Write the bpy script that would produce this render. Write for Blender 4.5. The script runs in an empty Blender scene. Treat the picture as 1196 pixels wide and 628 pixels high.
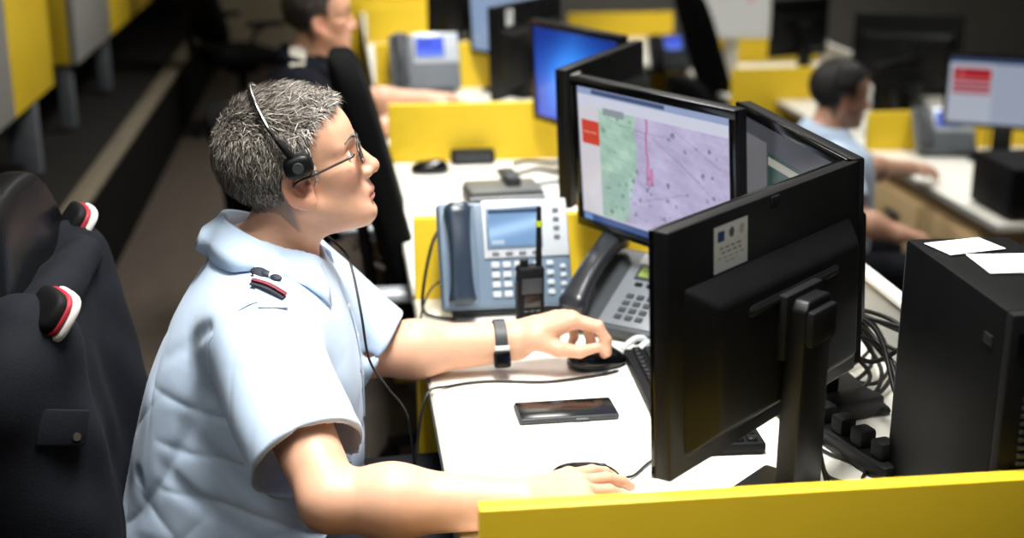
import bpy, bmesh, math, random
import numpy as np
from mathutils import Vector, Matrix
random.seed(4); np.random.seed(4)
PI = math.pi
S = bpy.context.scene
C = S.collection

# ------------------------------------------------------------------ camera
cd = bpy.data.cameras.new('camera'); cam = bpy.data.objects.new('camera', cd); C.objects.link(cam)
PITCH = math.atan(494 / 1600.0); YAW = math.radians(7.25)
cam.location = (0, 0, 1.626)
cam.rotation_euler = (PI / 2 - PITCH, 0, -YAW)
cd.sensor_width = 36; cd.lens = 36 * 1600 / 1196.0
cd.clip_start = 0.05; cd.clip_end = 60
cd.dof.use_dof = True; cd.dof.focus_distance = 2.02; cd.dof.aperture_fstop = 2.2; cd.dof.aperture_blades = 7
S.camera = cam

# ------------------------------------------------------------------ world, exposure
w = bpy.data.worlds.new('room_ambience'); S.world = w; w.use_nodes = True
w.node_tree.nodes['Background'].inputs[0].default_value = (0.75, 0.85, 1.0, 1)
w.node_tree.nodes['Background'].inputs[1].default_value = 0.05
S.view_settings.view_transform = 'Standard'; S.view_settings.look = 'None'
S.view_settings.exposure = 0.25; S.view_settings.gamma = 1.0; S.view_settings.use_curve_mapping = False

# ------------------------------------------------------------------ lights (one area lamp under each ceiling panel)
LAMPS = [(0.25, 1.7, 3.05, 45), (0.5, 4.1, 3.05, 33), (0.5, 6.6, 3.05, 27), (2.9, 5.2, 3.05, 18), (2.8, 8.8, 3.05, 24), (-0.9, 0.2, 3.05, 9)]  # the last is an added camera-side fill, brightening the near side
for i, (x, y, z, e) in enumerate(LAMPS):
    ld = bpy.data.lights.new('ceiling_panel_lamp', 'AREA'); ld.shape = 'RECTANGLE'; ld.size = 0.6; ld.size_y = 1.2
    ld.energy = e; ld.spread = math.radians(112); ld.color = (1.0, 0.985, 0.95)
    lo = bpy.data.objects.new('ceiling_panel_lamp', ld); lo.location = (x, y, z - 0.03); C.objects.link(lo)

# ------------------------------------------------------------------ materials
def lin(c):
    if isinstance(c, str): c = [int(c[i:i + 2], 16) / 255 for i in (0, 2, 4)]
    return tuple((x / 12.92 if x <= 0.04045 else ((x + 0.055) / 1.055) ** 2.4) for x in c)
MATS = {}
def mat(name, col='808080', rough=0.5, metal=0.0, spec=0.5, var=0.06, vscale=30, bump=0.0, bscale=200, attr=None, sss=0.0,
        emit=None, estr=0.0, alpha=None, trans=0.0, coat=0.0, sheen=0.0):
    if name in MATS: return MATS[name]
    m = bpy.data.materials.new(name); m.use_nodes = True; MATS[name] = m
    nt = m.node_tree; b = nt.nodes['Principled BSDF']; L = nt.links
    b.inputs['Roughness'].default_value = rough; b.inputs['Metallic'].default_value = metal
    b.inputs['Specular IOR Level'].default_value = spec
    b.inputs['Coat Weight'].default_value = coat; b.inputs['Sheen Weight'].default_value = sheen
    c = lin(col)
    tc = nt.nodes.new('ShaderNodeTexCoord')
    nz = nt.nodes.new('ShaderNodeTexNoise'); nz.inputs['Scale'].default_value = vscale; nz.inputs['Detail'].default_value = 3
    L.new(tc.outputs['Object'], nz.inputs['Vector'])
    mp = nt.nodes.new('ShaderNodeMapRange'); mp.inputs[1].default_value = .3; mp.inputs[2].default_value = .7
    mp.inputs[3].default_value = 1 - var; mp.inputs[4].default_value = 1 + var
    L.new(nz.outputs['Fac'], mp.inputs[0])
    mul = nt.nodes.new('ShaderNodeMix'); mul.data_type = 'RGBA'; mul.blend_type = 'MULTIPLY'; mul.inputs[0].default_value = 1
    if attr:
        a = nt.nodes.new('ShaderNodeAttribute'); a.attribute_name = attr; L.new(a.outputs['Color'], mul.inputs[6])
    else: mul.inputs[6].default_value = (*c, 1)
    L.new(mp.outputs[0], mul.inputs[7])
    if not (attr and emit): L.new(mul.outputs[2], b.inputs['Base Color'])
    else: b.inputs['Base Color'].default_value = (.004, .004, .005, 1)
    if sss:
        b.inputs['Subsurface Weight'].default_value = sss; b.inputs['Subsurface Radius'].default_value = (1, .35, .2)
        b.inputs['Subsurface Scale'].default_value = .006
    if emit is not None:
        b.inputs['Emission Color'].default_value = (*lin(emit), 1); b.inputs['Emission Strength'].default_value = estr
        if attr: L.new(mul.outputs[2], b.inputs['Emission Color'])
    if trans: b.inputs['Transmission Weight'].default_value = trans
    if bump:
        n2 = nt.nodes.new('ShaderNodeTexNoise'); n2.inputs['Scale'].default_value = bscale; n2.inputs['Detail'].default_value = 2
        L.new(tc.outputs['Object'], n2.inputs['Vector'])
        bp = nt.nodes.new('ShaderNodeBump'); bp.inputs['Strength'].default_value = bump; bp.inputs['Distance'].default_value = .003
        L.new(n2.outputs['Fac'], bp.inputs['Height']); L.new(bp.outputs[0], b.inputs['Normal'])
    return m
YEL = mat('yellow_laminate', 'F7D230', .45, var=.03, vscale=6, bump=.03)
DESK = mat('white_desk_laminate', 'F4F1E6', .42, var=.02, vscale=8)
EDGE = mat('grey_edge_band', '9A9A94', .5)
GREYP = mat('grey_panel', '9C9C98', .5, var=.04, vscale=5)
BLK = mat('black_plastic', '0A0B0D', .45, spec=.28, var=.2, vscale=50, bump=.05, bscale=900)
BLKG = mat('glossy_black_plastic', '08090B', .16, var=.1)
BLKM = mat('matte_black_plastic', '0E0F11', .65, spec=.2, var=.2, bump=.05, bscale=600)
DGREY = mat('dark_grey_plastic', '34383C', .5, var=.1)
MGREY = mat('mid_grey_plastic', '70767C', .45, var=.06)
BGREY = mat('blue_grey_plastic', '6F8296', .4, var=.05)
DBLUE = mat('slate_blue_plastic', '2B3746', .3, var=.05)
SILV = mat('silver_plastic', 'CFD6DC', .3, metal=.1, var=.03)
CHROME = mat('chrome', 'D8DADC', .18, metal=1.0, var=.02)
WHITE = mat('white_plastic', 'ECECEA', .4, var=.02)
PAPER = mat('paper', 'F2F2EE', .8, var=.02)
LEATH = mat('black_leather', '090A0D', .33, spec=.4, var=.2, bump=.25, bscale=260)
FABR = mat('black_upholstery', '070809', .9, spec=.1, var=.2, bump=.2, bscale=500)
CREAM = mat('cream_panel', 'D8CDB4', .6, var=.03, vscale=5)
RUBBER = mat('black_rubber', '0A0A0B', .55, var=.1)

# ------------------------------------------------------------------ mesh helpers
def fin(name, me, m, parent=None, smooth=True, loc=(0, 0, 0), rot=(0, 0, 0), angle=40):
    o = bpy.data.objects.new(name, me); C.objects.link(o)
    if m is not None and len(me.materials) == 0: me.materials.append(m)
    o.parent = parent; o.location = loc; o.rotation_euler = rot
    if smooth:
        me.shade_smooth()
        if angle < 180:
            try: me.set_sharp_from_angle(angle=math.radians(angle))
            except Exception: pass
    return o
def tag(o, label=None, cat=None, group=None, kind=None):
    if label: o['label'] = label
    if cat: o['category'] = cat
    if group: o['group'] = group
    if kind: o['kind'] = kind
    return o
def thing(name, label, cat, loc=(0, 0, 0), rz=0, group=None):
    o = bpy.data.objects.new(name, None); C.objects.link(o); o.empty_display_size = .05
    o.location = loc; o.rotation_euler = (0, 0, rz)
    return tag(o, label, cat, group)
def bm_box(bm, sx, sy, sz, c=(0, 0, 0), bev=0.0, seg=2, M=None):
    t = bmesh.new(); bmesh.ops.create_cube(t, size=1)
    bmesh.ops.scale(t, vec=(sx, sy, sz), verts=t.verts)
    if bev: bmesh.ops.bevel(t, geom=t.edges[:], offset=min(bev, .49 * min(sx, sy, sz)), segments=seg, affect='EDGES', profile=.5)
    bmesh.ops.translate(t, vec=c, verts=t.verts)
    if M is not None: bmesh.ops.transform(t, matrix=M, verts=t.verts)
    me = bpy.data.meshes.new('t'); t.to_mesh(me); t.free(); bm.from_mesh(me); bpy.data.meshes.remove(me)
def to_me(bm, name='m'):
    me = bpy.data.meshes.new(name); bm.to_mesh(me); bm.free(); return me
def box(name, s, c, m, parent=None, bev=.002, rot=(0, 0, 0), seg=2):
    bm = bmesh.new(); bm_box(bm, *s, (0, 0, 0), bev, seg)
    return fin(name, to_me(bm, name), m, parent, True, c, rot)
def box2(name, lo, hi, m, parent=None, bev=.002):
    lo = Vector(lo); hi = Vector(hi)
    return box(name, tuple(hi - lo), tuple((hi + lo) / 2), m, parent, bev)
def cyl(name, r1, r2, h, c, m, parent=None, rot=(0, 0, 0), seg=24, bev=0.0):
    bm = bmesh.new(); bmesh.ops.create_cone(bm, cap_ends=True, segments=seg, radius1=r1, radius2=r2, depth=h)
    if bev:
        es = [e for e in bm.edges if e.calc_face_angle(0) > .8]
        bmesh.ops.bevel(bm, geom=es, offset=bev, segments=2, affect='EDGES', profile=.5)
    return fin(name, to_me(bm, name), m, parent, True, c, rot)
def catmull(pts, n=8):
    P = [np.array(p, float) for p in pts]; P = [2 * P[0] - P[1]] + P + [2 * P[-1] - P[-2]]; out = []
    for i in range(1, len(P) - 2):
        for k in range(n):
            t = k / n; a, b, c, d = P[i - 1:i + 3]
            out.append(.5 * (2 * b + (c - a) * t + (2 * a - 5 * b + 4 * c - d) * t * t + (3 * b - a - 3 * c + d) * t ** 3))
    out.append(P[-2]); return out
def tube_mesh(pts, r, seg=8, name='tube', n=8, smooth=True):
    Q = catmull(pts, n) if smooth else [np.array(p, float) for p in pts]
    R = r if callable(r) else (lambda t: r)
    vs, fs = [], []; up = np.array([0, 0, 1.]); prev = None
    for i, q in enumerate(Q):
        t = Q[min(i + 1, len(Q) - 1)] - Q[max(i - 1, 0)]; t = t / (np.linalg.norm(t) + 1e-9)
        if prev is None:
            a = np.cross(t, up); a = a if np.linalg.norm(a) > 1e-3 else np.array([1., 0, 0])
        else: a = prev - t * (prev @ t)
        a = a / np.linalg.norm(a); prev = a; b = np.cross(t, a); rr = R(i / (len(Q) - 1))
        for k in range(seg):
            an = 2 * PI * k / seg; vs.append(q + rr * (a * math.cos(an) + b * math.sin(an)))
    for i in range(len(Q) - 1):
        for k in range(seg):
            k2 = (k + 1) % seg; fs.append((i * seg + k, i * seg + k2, (i + 1) * seg + k2, (i + 1) * seg + k))
    fs.append(tuple(range(seg))[::-1]); fs.append(tuple((len(Q) - 1) * seg + k for k in range(seg)))
    me = bpy.data.meshes.new(name); me.from_pydata([tuple(v) for v in vs], [], fs); me.update(); return me
def tube(name, pts, r, m, parent=None, seg=8, n=8, smooth=True):
    return fin(name, tube_mesh(pts, r, seg, name, n, smooth), m, parent, True, angle=60)
def superell(name, r, c, m, parent=None, e1=.35, e2=.35, nu=28, nv=18, warp=None, rot=(0, 0, 0)):
    f = lambda x, e: np.sign(x) * np.abs(x) ** e
    u = np.linspace(-PI, PI, nu, endpoint=False); v = np.linspace(-PI / 2, PI / 2, nv)
    V, U_ = np.meshgrid(v, u, indexing='ij')
    X = r[0] * f(np.cos(V), e1) * f(np.cos(U_), e2); Y = r[1] * f(np.cos(V), e1) * f(np.sin(U_), e2); Z = r[2] * f(np.sin(V), e1)
    P = np.stack([X, Y, Z], -1).reshape(-1, 3)
    if warp is not None: P = warp(P)
    fs = []
    for i in range(nv - 1):
        for k in range(nu):
            k2 = (k + 1) % nu; fs.append((i * nu + k, i * nu + k2, (i + 1) * nu + k2, (i + 1) * nu + k))
    me = bpy.data.meshes.new(name); me.from_pydata([tuple(p) for p in P], [], fs)
    bm = bmesh.new(); bm.from_mesh(me); bmesh.ops.remove_doubles(bm, verts=bm.verts, dist=1e-5); bm.to_mesh(me); bm.free()
    return fin(name, me, m, parent, True, c, rot, angle=180)
def prism(name, poly, t, m, parent=None, loc=(0, 0, 0), rot=(0, 0, 0), bev=.001):
    """polygon in local xz extruded along +y by t"""
    bm = bmesh.new(); vs = [bm.verts.new((x, 0, z)) for x, z in poly]; f = bm.faces.new(vs)
    r = bmesh.ops.extrude_face_region(bm, geom=[f]); bmesh.ops.translate(bm, vec=(0, t, 0), verts=[v for v in r['geom'] if isinstance(v, bmesh.types.BMVert)])
    bmesh.ops.recalc_face_normals(bm, faces=bm.faces)
    if bev: bmesh.ops.bevel(bm, geom=bm.edges[:], offset=bev, segments=2, affect='EDGES', profile=.5)
    return fin(name, to_me(bm, name), m, parent, True, loc, rot)
def picture(name, wd, ht, fn, nx, ny, parent, loc, rot=(PI / 2, 0, 0), strength=0.0, rough=.25, mname=None):
    """flat print / lit screen: a fine grid whose colours are computed by fn(u, v)"""
    xs = np.linspace(-wd / 2, wd / 2, nx + 1); ys = np.linspace(-ht / 2, ht / 2, ny + 1)
    vs = [(x, y, 0) for y in ys for x in xs]
    fs = [(j * (nx + 1) + i, j * (nx + 1) + i + 1, (j + 1) * (nx + 1) + i + 1, (j + 1) * (nx + 1) + i) for j in range(ny) for i in range(nx)]
    me = bpy.data.meshes.new(name); me.from_pydata(vs, [], fs)
    U_, V_ = np.meshgrid((np.arange(nx) + .5) / nx, (np.arange(ny) + .5) / ny)
    col = np.clip(fn(U_, V_), 0, 1); col = np.where(col <= .04045, col / 12.92, ((col + .055) / 1.055) ** 2.4)
    rgba = np.ones((nx * ny, 4, 4), np.float32); rgba[:, :, :3] = col.reshape(-1, 1, 3)
    a = me.color_attributes.new('print', 'FLOAT_COLOR', 'CORNER'); a.data.foreach_set('color', rgba.ravel())
    m = mat(mname or ('lit_screen_%g' % strength if strength else 'flat_print'), '000000' if not strength else 'FFFFFF', rough, attr='print', var=.01,
            emit='FFFFFF' if strength else None, estr=strength)
    return fin(name, me, m, parent, False, loc, rot)
def rect(U_, V_, x0, x1, y0, y1): return ((U_ >= x0) & (U_ < x1) & (V_ >= y0) & (V_ < y1))[..., None]
def paint(img, mask, col): return np.where(mask, np.array(col) / 255., img)

# ------------------------------------------------------------------ implicit surfaces (bodies, clothes): sample a distance field, then surface nets
F32 = np.float32
def V3(a): return np.array(a, F32)
def nrm(v): v = np.array(v, float); return v / np.linalg.norm(v)
def cone(P, a, b, r1, r2):
    a = V3(a); ba = V3(b) - a; pa = P - a; t = np.clip(pa @ ba / max(float(ba @ ba), 1e-9), 0, 1)
    return np.linalg.norm(pa - t[:, None] * ba, axis=1) - (r1 + (r2 - r1) * t)
def ell(P, c, r, M=None):
    p = P - V3(c)
    if M is not None: p = p @ np.asarray(M, F32)
    r = V3(r); k0 = np.linalg.norm(p / r, axis=1); k1 = np.linalg.norm(p / (r * r), axis=1) + 1e-6
    return k0 * (k0 - 1) / k1
def rbox(P, c, hsz, r, M=None):
    p = P - V3(c)
    if M is not None: p = p @ np.asarray(M, F32)
    q = np.abs(p) - (V3(hsz) - r); return np.linalg.norm(np.maximum(q, 0), axis=1) + np.minimum(q.max(1), 0) - r
def smin(a, b, k):
    h = np.maximum(k - np.abs(a - b), 0) / k; return np.minimum(a, b) - h * h * k * .25
def smax(a, b, k): return -smin(-a, -b, k)
def segd(P, a, b):
    a = V3(a); ba = V3(b) - a; pa = P - a; t = np.clip(pa @ ba / float(ba @ ba), 0, 1)
    return np.linalg.norm(pa - t[:, None] * ba, axis=1)
def local(P, fn, lo, hi, mg=.05):
    """evaluate fn only near its box; elsewhere a safe distance"""
    lo = V3(lo); hi = V3(hi); q = np.maximum(np.maximum(lo - P, P - hi), 0); d = np.linalg.norm(q, axis=1) + mg * .6
    k = d < mg * 1.6
    if k.any(): d[k] = fn(P[k])
    return d
def surf(fn, lo, hi, h, B=8, smooth=0):
    lo = np.array(lo, float); hi = np.array(hi, float); nb = np.ceil((hi - lo) / (h * B)).astype(int); n = nb * B + 1
    g = [lo[i] + (np.arange(nb[i]) + .5) * h * B for i in range(3)]
    cc = np.stack(np.meshgrid(*g, indexing='ij'), -1).reshape(-1, 3).astype(F32); dv = fn(cc)
    act = np.abs(dv) < h * B * .87 * 1.35 + .012
    val = np.empty(tuple(n), F32)
    sg = np.where(dv.reshape(tuple(nb)) < 0, -1., 1.).astype(F32)
    val[:-1, :-1, :-1] = np.repeat(np.repeat(np.repeat(sg, B, 0), B, 1), B, 2); val[-1] = 1; val[:, -1] = 1; val[:, :, -1] = 1
    idx = np.argwhere(act.reshape(tuple(nb))) * B
    o = np.stack(np.meshgrid(*[np.arange(B + 1)] * 3, indexing='ij'), -1).reshape(-1, 3)
    for s in range(0, len(idx), 400):
        gi = (idx[s:s + 400][:, None, :] + o[None]).reshape(-1, 3)
        val[gi[:, 0], gi[:, 1], gi[:, 2]] = fn((lo + gi * h).astype(F32))
    ins = val < 0; cs = np.zeros(tuple(n - 1), np.int8)
    cor = [(i, j, k) for i in (0, 1) for j in (0, 1) for k in (0, 1)]; m1 = n - 1
    for (i, j, k) in cor: cs += ins[i:i + m1[0], j:j + m1[1], k:k + m1[2]]
    cells = np.argwhere((cs > 0) & (cs < 8)); acc = np.zeros((len(cells), 3)); cnt = np.zeros(len(cells))
    cv = {c: val[cells[:, 0] + c[0], cells[:, 1] + c[1], cells[:, 2] + c[2]] for c in cor}
    for c in cor:
        for ax in range(3):
            if c[ax]: continue
            d = list(c); d[ax] = 1; d = tuple(d); va, vb = cv[c], cv[d]; k = (va < 0) != (vb < 0)
            t = np.where(k, va / np.where(k, va - vb, 1), 0)
            p = np.tile(np.array(c, float), (len(cells), 1)); p[:, ax] += t; acc[k] += p[k]; cnt[k] += 1
    verts = lo + (cells + acc / cnt[:, None]) * h
    cid = -np.ones(tuple(n - 1), np.int32); cid[cells[:, 0], cells[:, 1], cells[:, 2]] = np.arange(len(cells))
    quads = []
    for ax in range(3):
        a1, a2 = (ax + 1) % 3, (ax + 2) % 3
        A = np.take(ins, range(0, n[ax] - 1), ax); Bv = np.take(ins, range(1, n[ax]), ax)
        e = np.argwhere(A != Bv); e = e[(e[:, a1] > 0) & (e[:, a2] > 0) & (e[:, a1] < m1[a1]) & (e[:, a2] < m1[a2])]
        fl = ins[e[:, 0], e[:, 1], e[:, 2]]
        q = []
        for (u, v) in ((-1, -1), (0, -1), (0, 0), (-1, 0)):
            ee = e.copy(); ee[:, a1] += u; ee[:, a2] += v; q.append(cid[ee[:, 0], ee[:, 1], ee[:, 2]])
        q = np.stack(q, 1); q[~fl] = q[~fl][:, ::-1]; quads.append(q)
    quads = np.concatenate(quads); quads = quads[(quads >= 0).all(1)]
    # one projection step onto the field for smooth shading
    for _ in range(2):
        Pv = verts.astype(F32); e = h * .5; d0 = fn(Pv)
        gr = np.stack([fn(Pv + V3(np.eye(3)[i] * e)) - fn(Pv - V3(np.eye(3)[i] * e)) for i in range(3)], 1) / (2 * e)
        g2 = (gr ** 2).sum(1) + 1e-4
        verts = verts - np.clip((d0 / g2)[:, None] * gr, -h, h)
    return verts, quads
def np_mesh(name, verts, quads, col=None, origin=(0, 0, 0)):
    me = bpy.data.meshes.new(name); me.from_pydata((verts - np.array(origin)).tolist(), [], quads.tolist()); me.update()
    if col is not None:
        a = me.color_attributes.new('tint', 'FLOAT_COLOR', 'POINT'); r = np.ones((len(verts), 4), F32); r[:, :3] = col; a.data.foreach_set('color', r.ravel())
    return me
def lincol(h): return np.array(lin(h))
def wob(P, s, seed=0):
    r = np.random.RandomState(seed); o = 0
    for i in range(5):
        k = r.normal(size=3); k = k / np.linalg.norm(k) * s * (1 + .35 * i); o = o + np.sin(P @ V3(k) + r.rand() * 6.28) / (1 + .4 * i)
    return o / 2.5

# ================================================================== THE ROOM: three floor tiers
FLOORM = mat('dark_floor_covering', '4E453C', .55, var=.12, vscale=14, bump=.1, bscale=300)
WALLM = mat('grey_wall_paint', 'B4B2AC', .8, var=.03, vscale=3)
DARKW = mat('dark_wall_paint', '4A4A4A', .8, var=.04, vscale=3)
CEILM = mat('ceiling_tile', 'C8C8C4', .9, var=.03)
def struct(name, lo, hi, m, bev=.003):
    return tag(box2(name, lo, hi, m, None, bev), kind='structure')
struct('floor', (-.92, -2, -.06), (1.2, 11.8, 0), FLOORM)
struct('floor_raised', (-4, -2, -.06), (-.925, 11.8, .385), mat('raised_floor_covering', '1E1C1A', .8, spec=.15, var=.15, vscale=12))
struct('floor_lower', (1.2, -2, -.46), (7, 11.8, -.4), FLOORM)
struct('trim_1', (-.99, -2, .385), (-.905, 11.8, .405), mat('step_nosing', '6F6758', .5, var=.2, vscale=8))
struct('wall_riser', (-.925, -2, 0), (-.918, 11.8, .385), mat('black_riser', '080808', .9, spec=.1))
struct('wall_back', (-4, 11.8, -.46), (7, 11.9, 3.3), WALLM)
struct('wall_left', (-4.1, -2, -.06), (-4, 11.8, 3.3), DARKW)
struct('wall_right', (7, -2, -.46), (7.1, 11.8, 3.3), WALLM)
struct('wall_front', (-4, -2.1, -.46), (7, -2, 3.3), DARKW)
struct('ceiling', (-4.1, -2.1, 3.3), (7.1, 11.9, 3.36), CEILM)
struct('wall_pillar', (3.05, 10.9, -.4), (3.5, 11.3, 3.3), mat('light_grey_paint', 'C4C2BC', .8, var=.03))
EMI = mat('lamp_diffuser', 'FFFFFF', .5, emit='FFFBF2', estr=2.5)
for i, (x, y, z, e) in enumerate(LAMPS):
    t = thing('ceiling_light', 'hanging ceiling light panel above ' + ['the man with the headset', 'the dark uniformed man', 'the farthest middle desks', 'the man in light blue at right', 'the white monitor at upper right', 'the aisle nearest the camera'][i], 'light', (x, y, z), 0, 'ceiling light panels')
    box('light_frame', (.66, 1.26, .05), (0, 0, .045), WHITE, t)
    box('diffuser', (.6, 1.2, .012), (0, 0, .012), EMI, t)
    for sx in (-.25, .25): cyl('suspension_rod', .005, .005, .185, (sx, 0, .16), MGREY, t, seg=8)

# ================================================================== DESKS AND PARTITIONS
ZD = .73
def partition(x0, x1, y, z0, z1, label):
    t = thing('desk_partition', label, 'partition', ((x0 + x1) / 2, y, z0), 0, 'yellow desk partitions')
    box('panel', (x1 - x0, .026, z1 - z0 - .03), (0, 0, (z1 - z0 - .03) / 2 + .03), YEL, t, .002)
    for sx in (-1, 1): cyl('foot', .018, .02, .03, (sx * ((x1 - x0) / 2 - .06), 0, .015), MGREY, t, seg=12)
    return t
XB = .965
partition(.142, XB, 1.42, 0, .9, 'nearest yellow partition, across the bottom right corner in front of the black monitor')
partition(.142, XB, 2.71, 0, .9, 'yellow partition right behind the grey-blue telephone and below the map monitor')
partition(.142, XB, 4.0, 0, .9, 'yellow partition with its whole left half in view beyond the glasses wearer\'s face')
partition(.142, XB, 5.29, 0, .9, 'yellow partition behind the far telephone beside the dark uniformed man')
partition(.142, XB, 6.58, 0, .9, 'second yellow partition behind the dark uniformed man\'s telephone')
partition(.03, XB, 7.87, 0, .9, 'farthest yellow partition of the middle desk row, right of the dark uniformed man\'s head')
def desk(y0, y1, label, x0=.14, x1=XB, z=ZD, zf=0, back=True):
    t = thing('desk', label, 'desk', ((x0 + x1) / 2, (y0 + y1) / 2, zf), 0, 'desks')
    wx = x1 - x0; wy = y1 - y0; zt = z - zf
    box('tabletop', (wx, wy, .028), (0, 0, zt - .014), DESK, t, .003)
    box('edge_band', (.004, wy, .026), (-wx / 2 - .002, 0, zt - .0145), EDGE, t, .001)
    if back:
        bt = thing('back_screen', 'grey screen panel along the back edge of the ' + label, 'panel', (x1 + .011, (y0 + y1) / 2, zf), 0, 'grey back screens')
        box('panel', (.02, wy, zt + .1), (0, 0, (zt + .1) / 2 + .02), GREYP, bt, .002)
        box('top_cap', (.028, wy, .012), (0, 0, zt + .126), WHITE, bt, .002)
        for sy in (-1, 1): box('foot', (.06, .04, .02), (.02, sy * (wy / 2 - .06), .01), MGREY, bt)
    for sy in (-1, 1):
        box('leg', (.05, .03, zt - .03), (wx / 2 - .1, sy * (wy / 2 - .05), (zt - .03) / 2), MGREY, t)
        box('leg', (.05, .03, zt - .03), (-wx / 2 + .16, sy * (wy / 2 - .05), (zt - .03) / 2), MGREY, t)
    return t
desk(1.436, 2.694, 'white desk with the smartphone on it')
desk(2.726, 3.984, 'cream desk with the dock on it')
desk(4.016, 5.274, 'desk where the dark uniformed man rests')
desk(5.306, 6.564, 'far desk with two paper stacks')
desk(6.596, 7.854, 'farthest desk of the middle row')

# lower row on the right
ZL = .33
partition(2.32, 3.3, 5.75, -.4, .5, 'narrow yellow partition edge in front of the seated man in light blue at right')
partition(2.07, 2.53, 7.04, -.4, .5, 'short yellow partition under the white monitor at upper right')
partition(2.05, 3.0, 8.33, -.4, .5, 'yellow partition left of the white monitor, at upper right')
partition(1.62, 2.38, 9.62, -.4, .5, 'wide yellow partition at the top centre, behind the blue screen')
def low_desk(y0, y1, label, x0=2.32, x1=3.3):
    return desk(y0, y1, label, x0, x1, ZL, -.4)
low_desk(4.47, 5.734, 'desk of the man in light blue')
low_desk(5.766, 7.02, 'desk under the large black monitor')
low_desk(7.06, 8.31, 'desk under the white monitor', 2.08, 3.0)
low_desk(8.35, 9.6, 'farthest desk of the lower right row', 1.75, 2.7)
# drawer unit under the right man's desk
t = thing('drawer_unit', 'beige drawer unit with dark handles under the far right desk', 'drawers', (2.55, 5.2, -.4))
WOODB = mat('beige_drawer_board', 'CDB183', .55, var=.06, vscale=9)
box('body', (.4, 1.0, .6), (.02, 0, .36), WOODB, t)
for k in range(2):
    for zz in (.2, .48):
        d = box('drawer', (.02, .47, .25), (-.192, -.25 + .5 * k, zz), WOODB, t)
        box('handle', (.022, .13, .02), (-.02, 0, .04), DGREY, d)
for sx in (-1, 1):
    for sy in (-1, 1): cyl('caster', .025, .025, .06, (.02 + sx * .15, sy * .42, .03), BLK, t, seg=12)

# raised row on the left: desks hung with grey and yellow boards on grey legs
def side_desk(y0, ym, y1, label, legs):
    t = thing('side_desk', label, 'desk', (-1.24, (y0 + y1) / 2, .405)); yc = (y0 + y1) / 2
    box2('side_board', (.06, y0 - yc, .29), (.09, ym - yc, .75), GREYP, t)
    tag(box2('side_board', (.06, ym - yc, .29), (.09, y1 - yc, .75), YEL, t), 'yellow side board')
    tag(box2('end_board', (-.09, y0 - yc, .29), (.06, y0 - yc + .025, .75), YEL, t), 'yellow end board')
    box2('tabletop', (-.6, y0 - yc, .75), (.1, y1 - yc, .78), GREYP, t)
    for (lx, ly) in legs: box2('leg', (lx - .03, ly - yc - .03, 0), (lx + .03, ly - yc + .03, .30), MGREY, t)
    for ly in (y0 + .1, y1 - .1): box2('leg', (-.58, ly - yc - .03, 0), (-.52, ly - yc + .03, .75), MGREY, t)
    return t
side_desk(3.6, 5.03, 5.75, 'grey and yellow desk side on grey legs at the top left corner', ((.05, 5.42), (-.05, 5.62)))
side_desk(6.3, 7.3, 9.0, 'second raised desk from the top left corner, with a bright yellow end', ((.02, 6.36), (.03, 7.35)))

# cream cupboard and dark things at the far end of the aisle
t = thing('cupboard', 'cream cupboard at the far end of the aisle, at the top left', 'cupboard', (-.75, 11.2, 0))
box2('body', (-.3, -.25, .06), (.45, .25, 1.5), CREAM, t)
box2('door', (-.29, -.268, .08), (.07, -.25, 1.48), CREAM, t); box2('door', (.08, -.268, .08), (.44, -.25, 1.48), CREAM, t)
box2('plinth', (-.29, -.24, 0), (.44, .24, .06), BLKM, t)
t = thing('side_board_cabinet', 'low dark cabinet with a cream top left of the cream cupboard', 'cabinet', (-1.75, 11.2, .405))
box2('body', (-.55, -.25, 0), (.5, .25, .62), BLKM, t); box2('top', (-.57, -.27, .62), (.52, .27, .66), CREAM, t)

# ================================================================== MONITORS
def frustum(name, w0, h0, w1, h1, d, m, parent, loc, bev=.006):
    bm = bmesh.new()
    a = [bm.verts.new((sx * w0 / 2, 0, sz * h0 / 2)) for sx, sz in ((-1, -1), (1, -1), (1, 1), (-1, 1))]
    b = [bm.verts.new((sx * w1 / 2, d, sz * h1 / 2)) for sx, sz in ((-1, -1), (1, -1), (1, 1), (-1, 1))]
    bm.faces.new(a); bm.faces.new(b[::-1])
    for i in range(4): bm.faces.new((a[i], a[(i + 1) % 4], b[(i + 1) % 4], b[i]))
    bmesh.ops.recalc_face_normals(bm, faces=bm.faces)
    bmesh.ops.bevel(bm, geom=bm.edges[:], offset=bev, segments=2, affect='EDGES', profile=.5)
    return fin(name, to_me(bm, name), m, parent, True, loc)
def bezel_mesh(w, h, b, d):
    bm = bmesh.new()
    bm_box(bm, w, d, b, (0, 0, h / 2 - b / 2), .0015); bm_box(bm, w, d, b, (0, 0, -h / 2 + b / 2), .0015)
    bm_box(bm, b, d, h - 2 * b, (-w / 2 + b / 2, 0, 0), .0015); bm_box(bm, b, d, h - 2 * b, (w / 2 - b / 2, 0, 0), .0015)
    return to_me(bm, 'bezel')
def sticker_fn(U_, V_):
    im = np.ones(U_.shape + (3,)) * np.array([226, 232, 236]) / 255
    im = paint(im, rect(U_, V_, .10, .30, .66, .88), (30, 62, 140))
    im = paint(im, ((U_ - .52) ** 2 / .006 + (V_ - .78) ** 2 / .012 < 1)[..., None], (92, 92, 96))
    im = paint(im, ((U_ - .82) ** 2 / .007 + (V_ - .78) ** 2 / .012 < 1)[..., None], (186, 190, 192))
    for k, (a, b) in enumerate(((.14, .86), (.2, .8), (.12, .88), (.3, .7))):
        y = .5 - k * .105; m_ = rect(U_, V_, a, b, y - .018, y + .018) & ((np.sin(U_ * 190 + k * 2) > -.5)[..., None]); im = paint(im, m_, (150, 156, 160))
    return im
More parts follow.
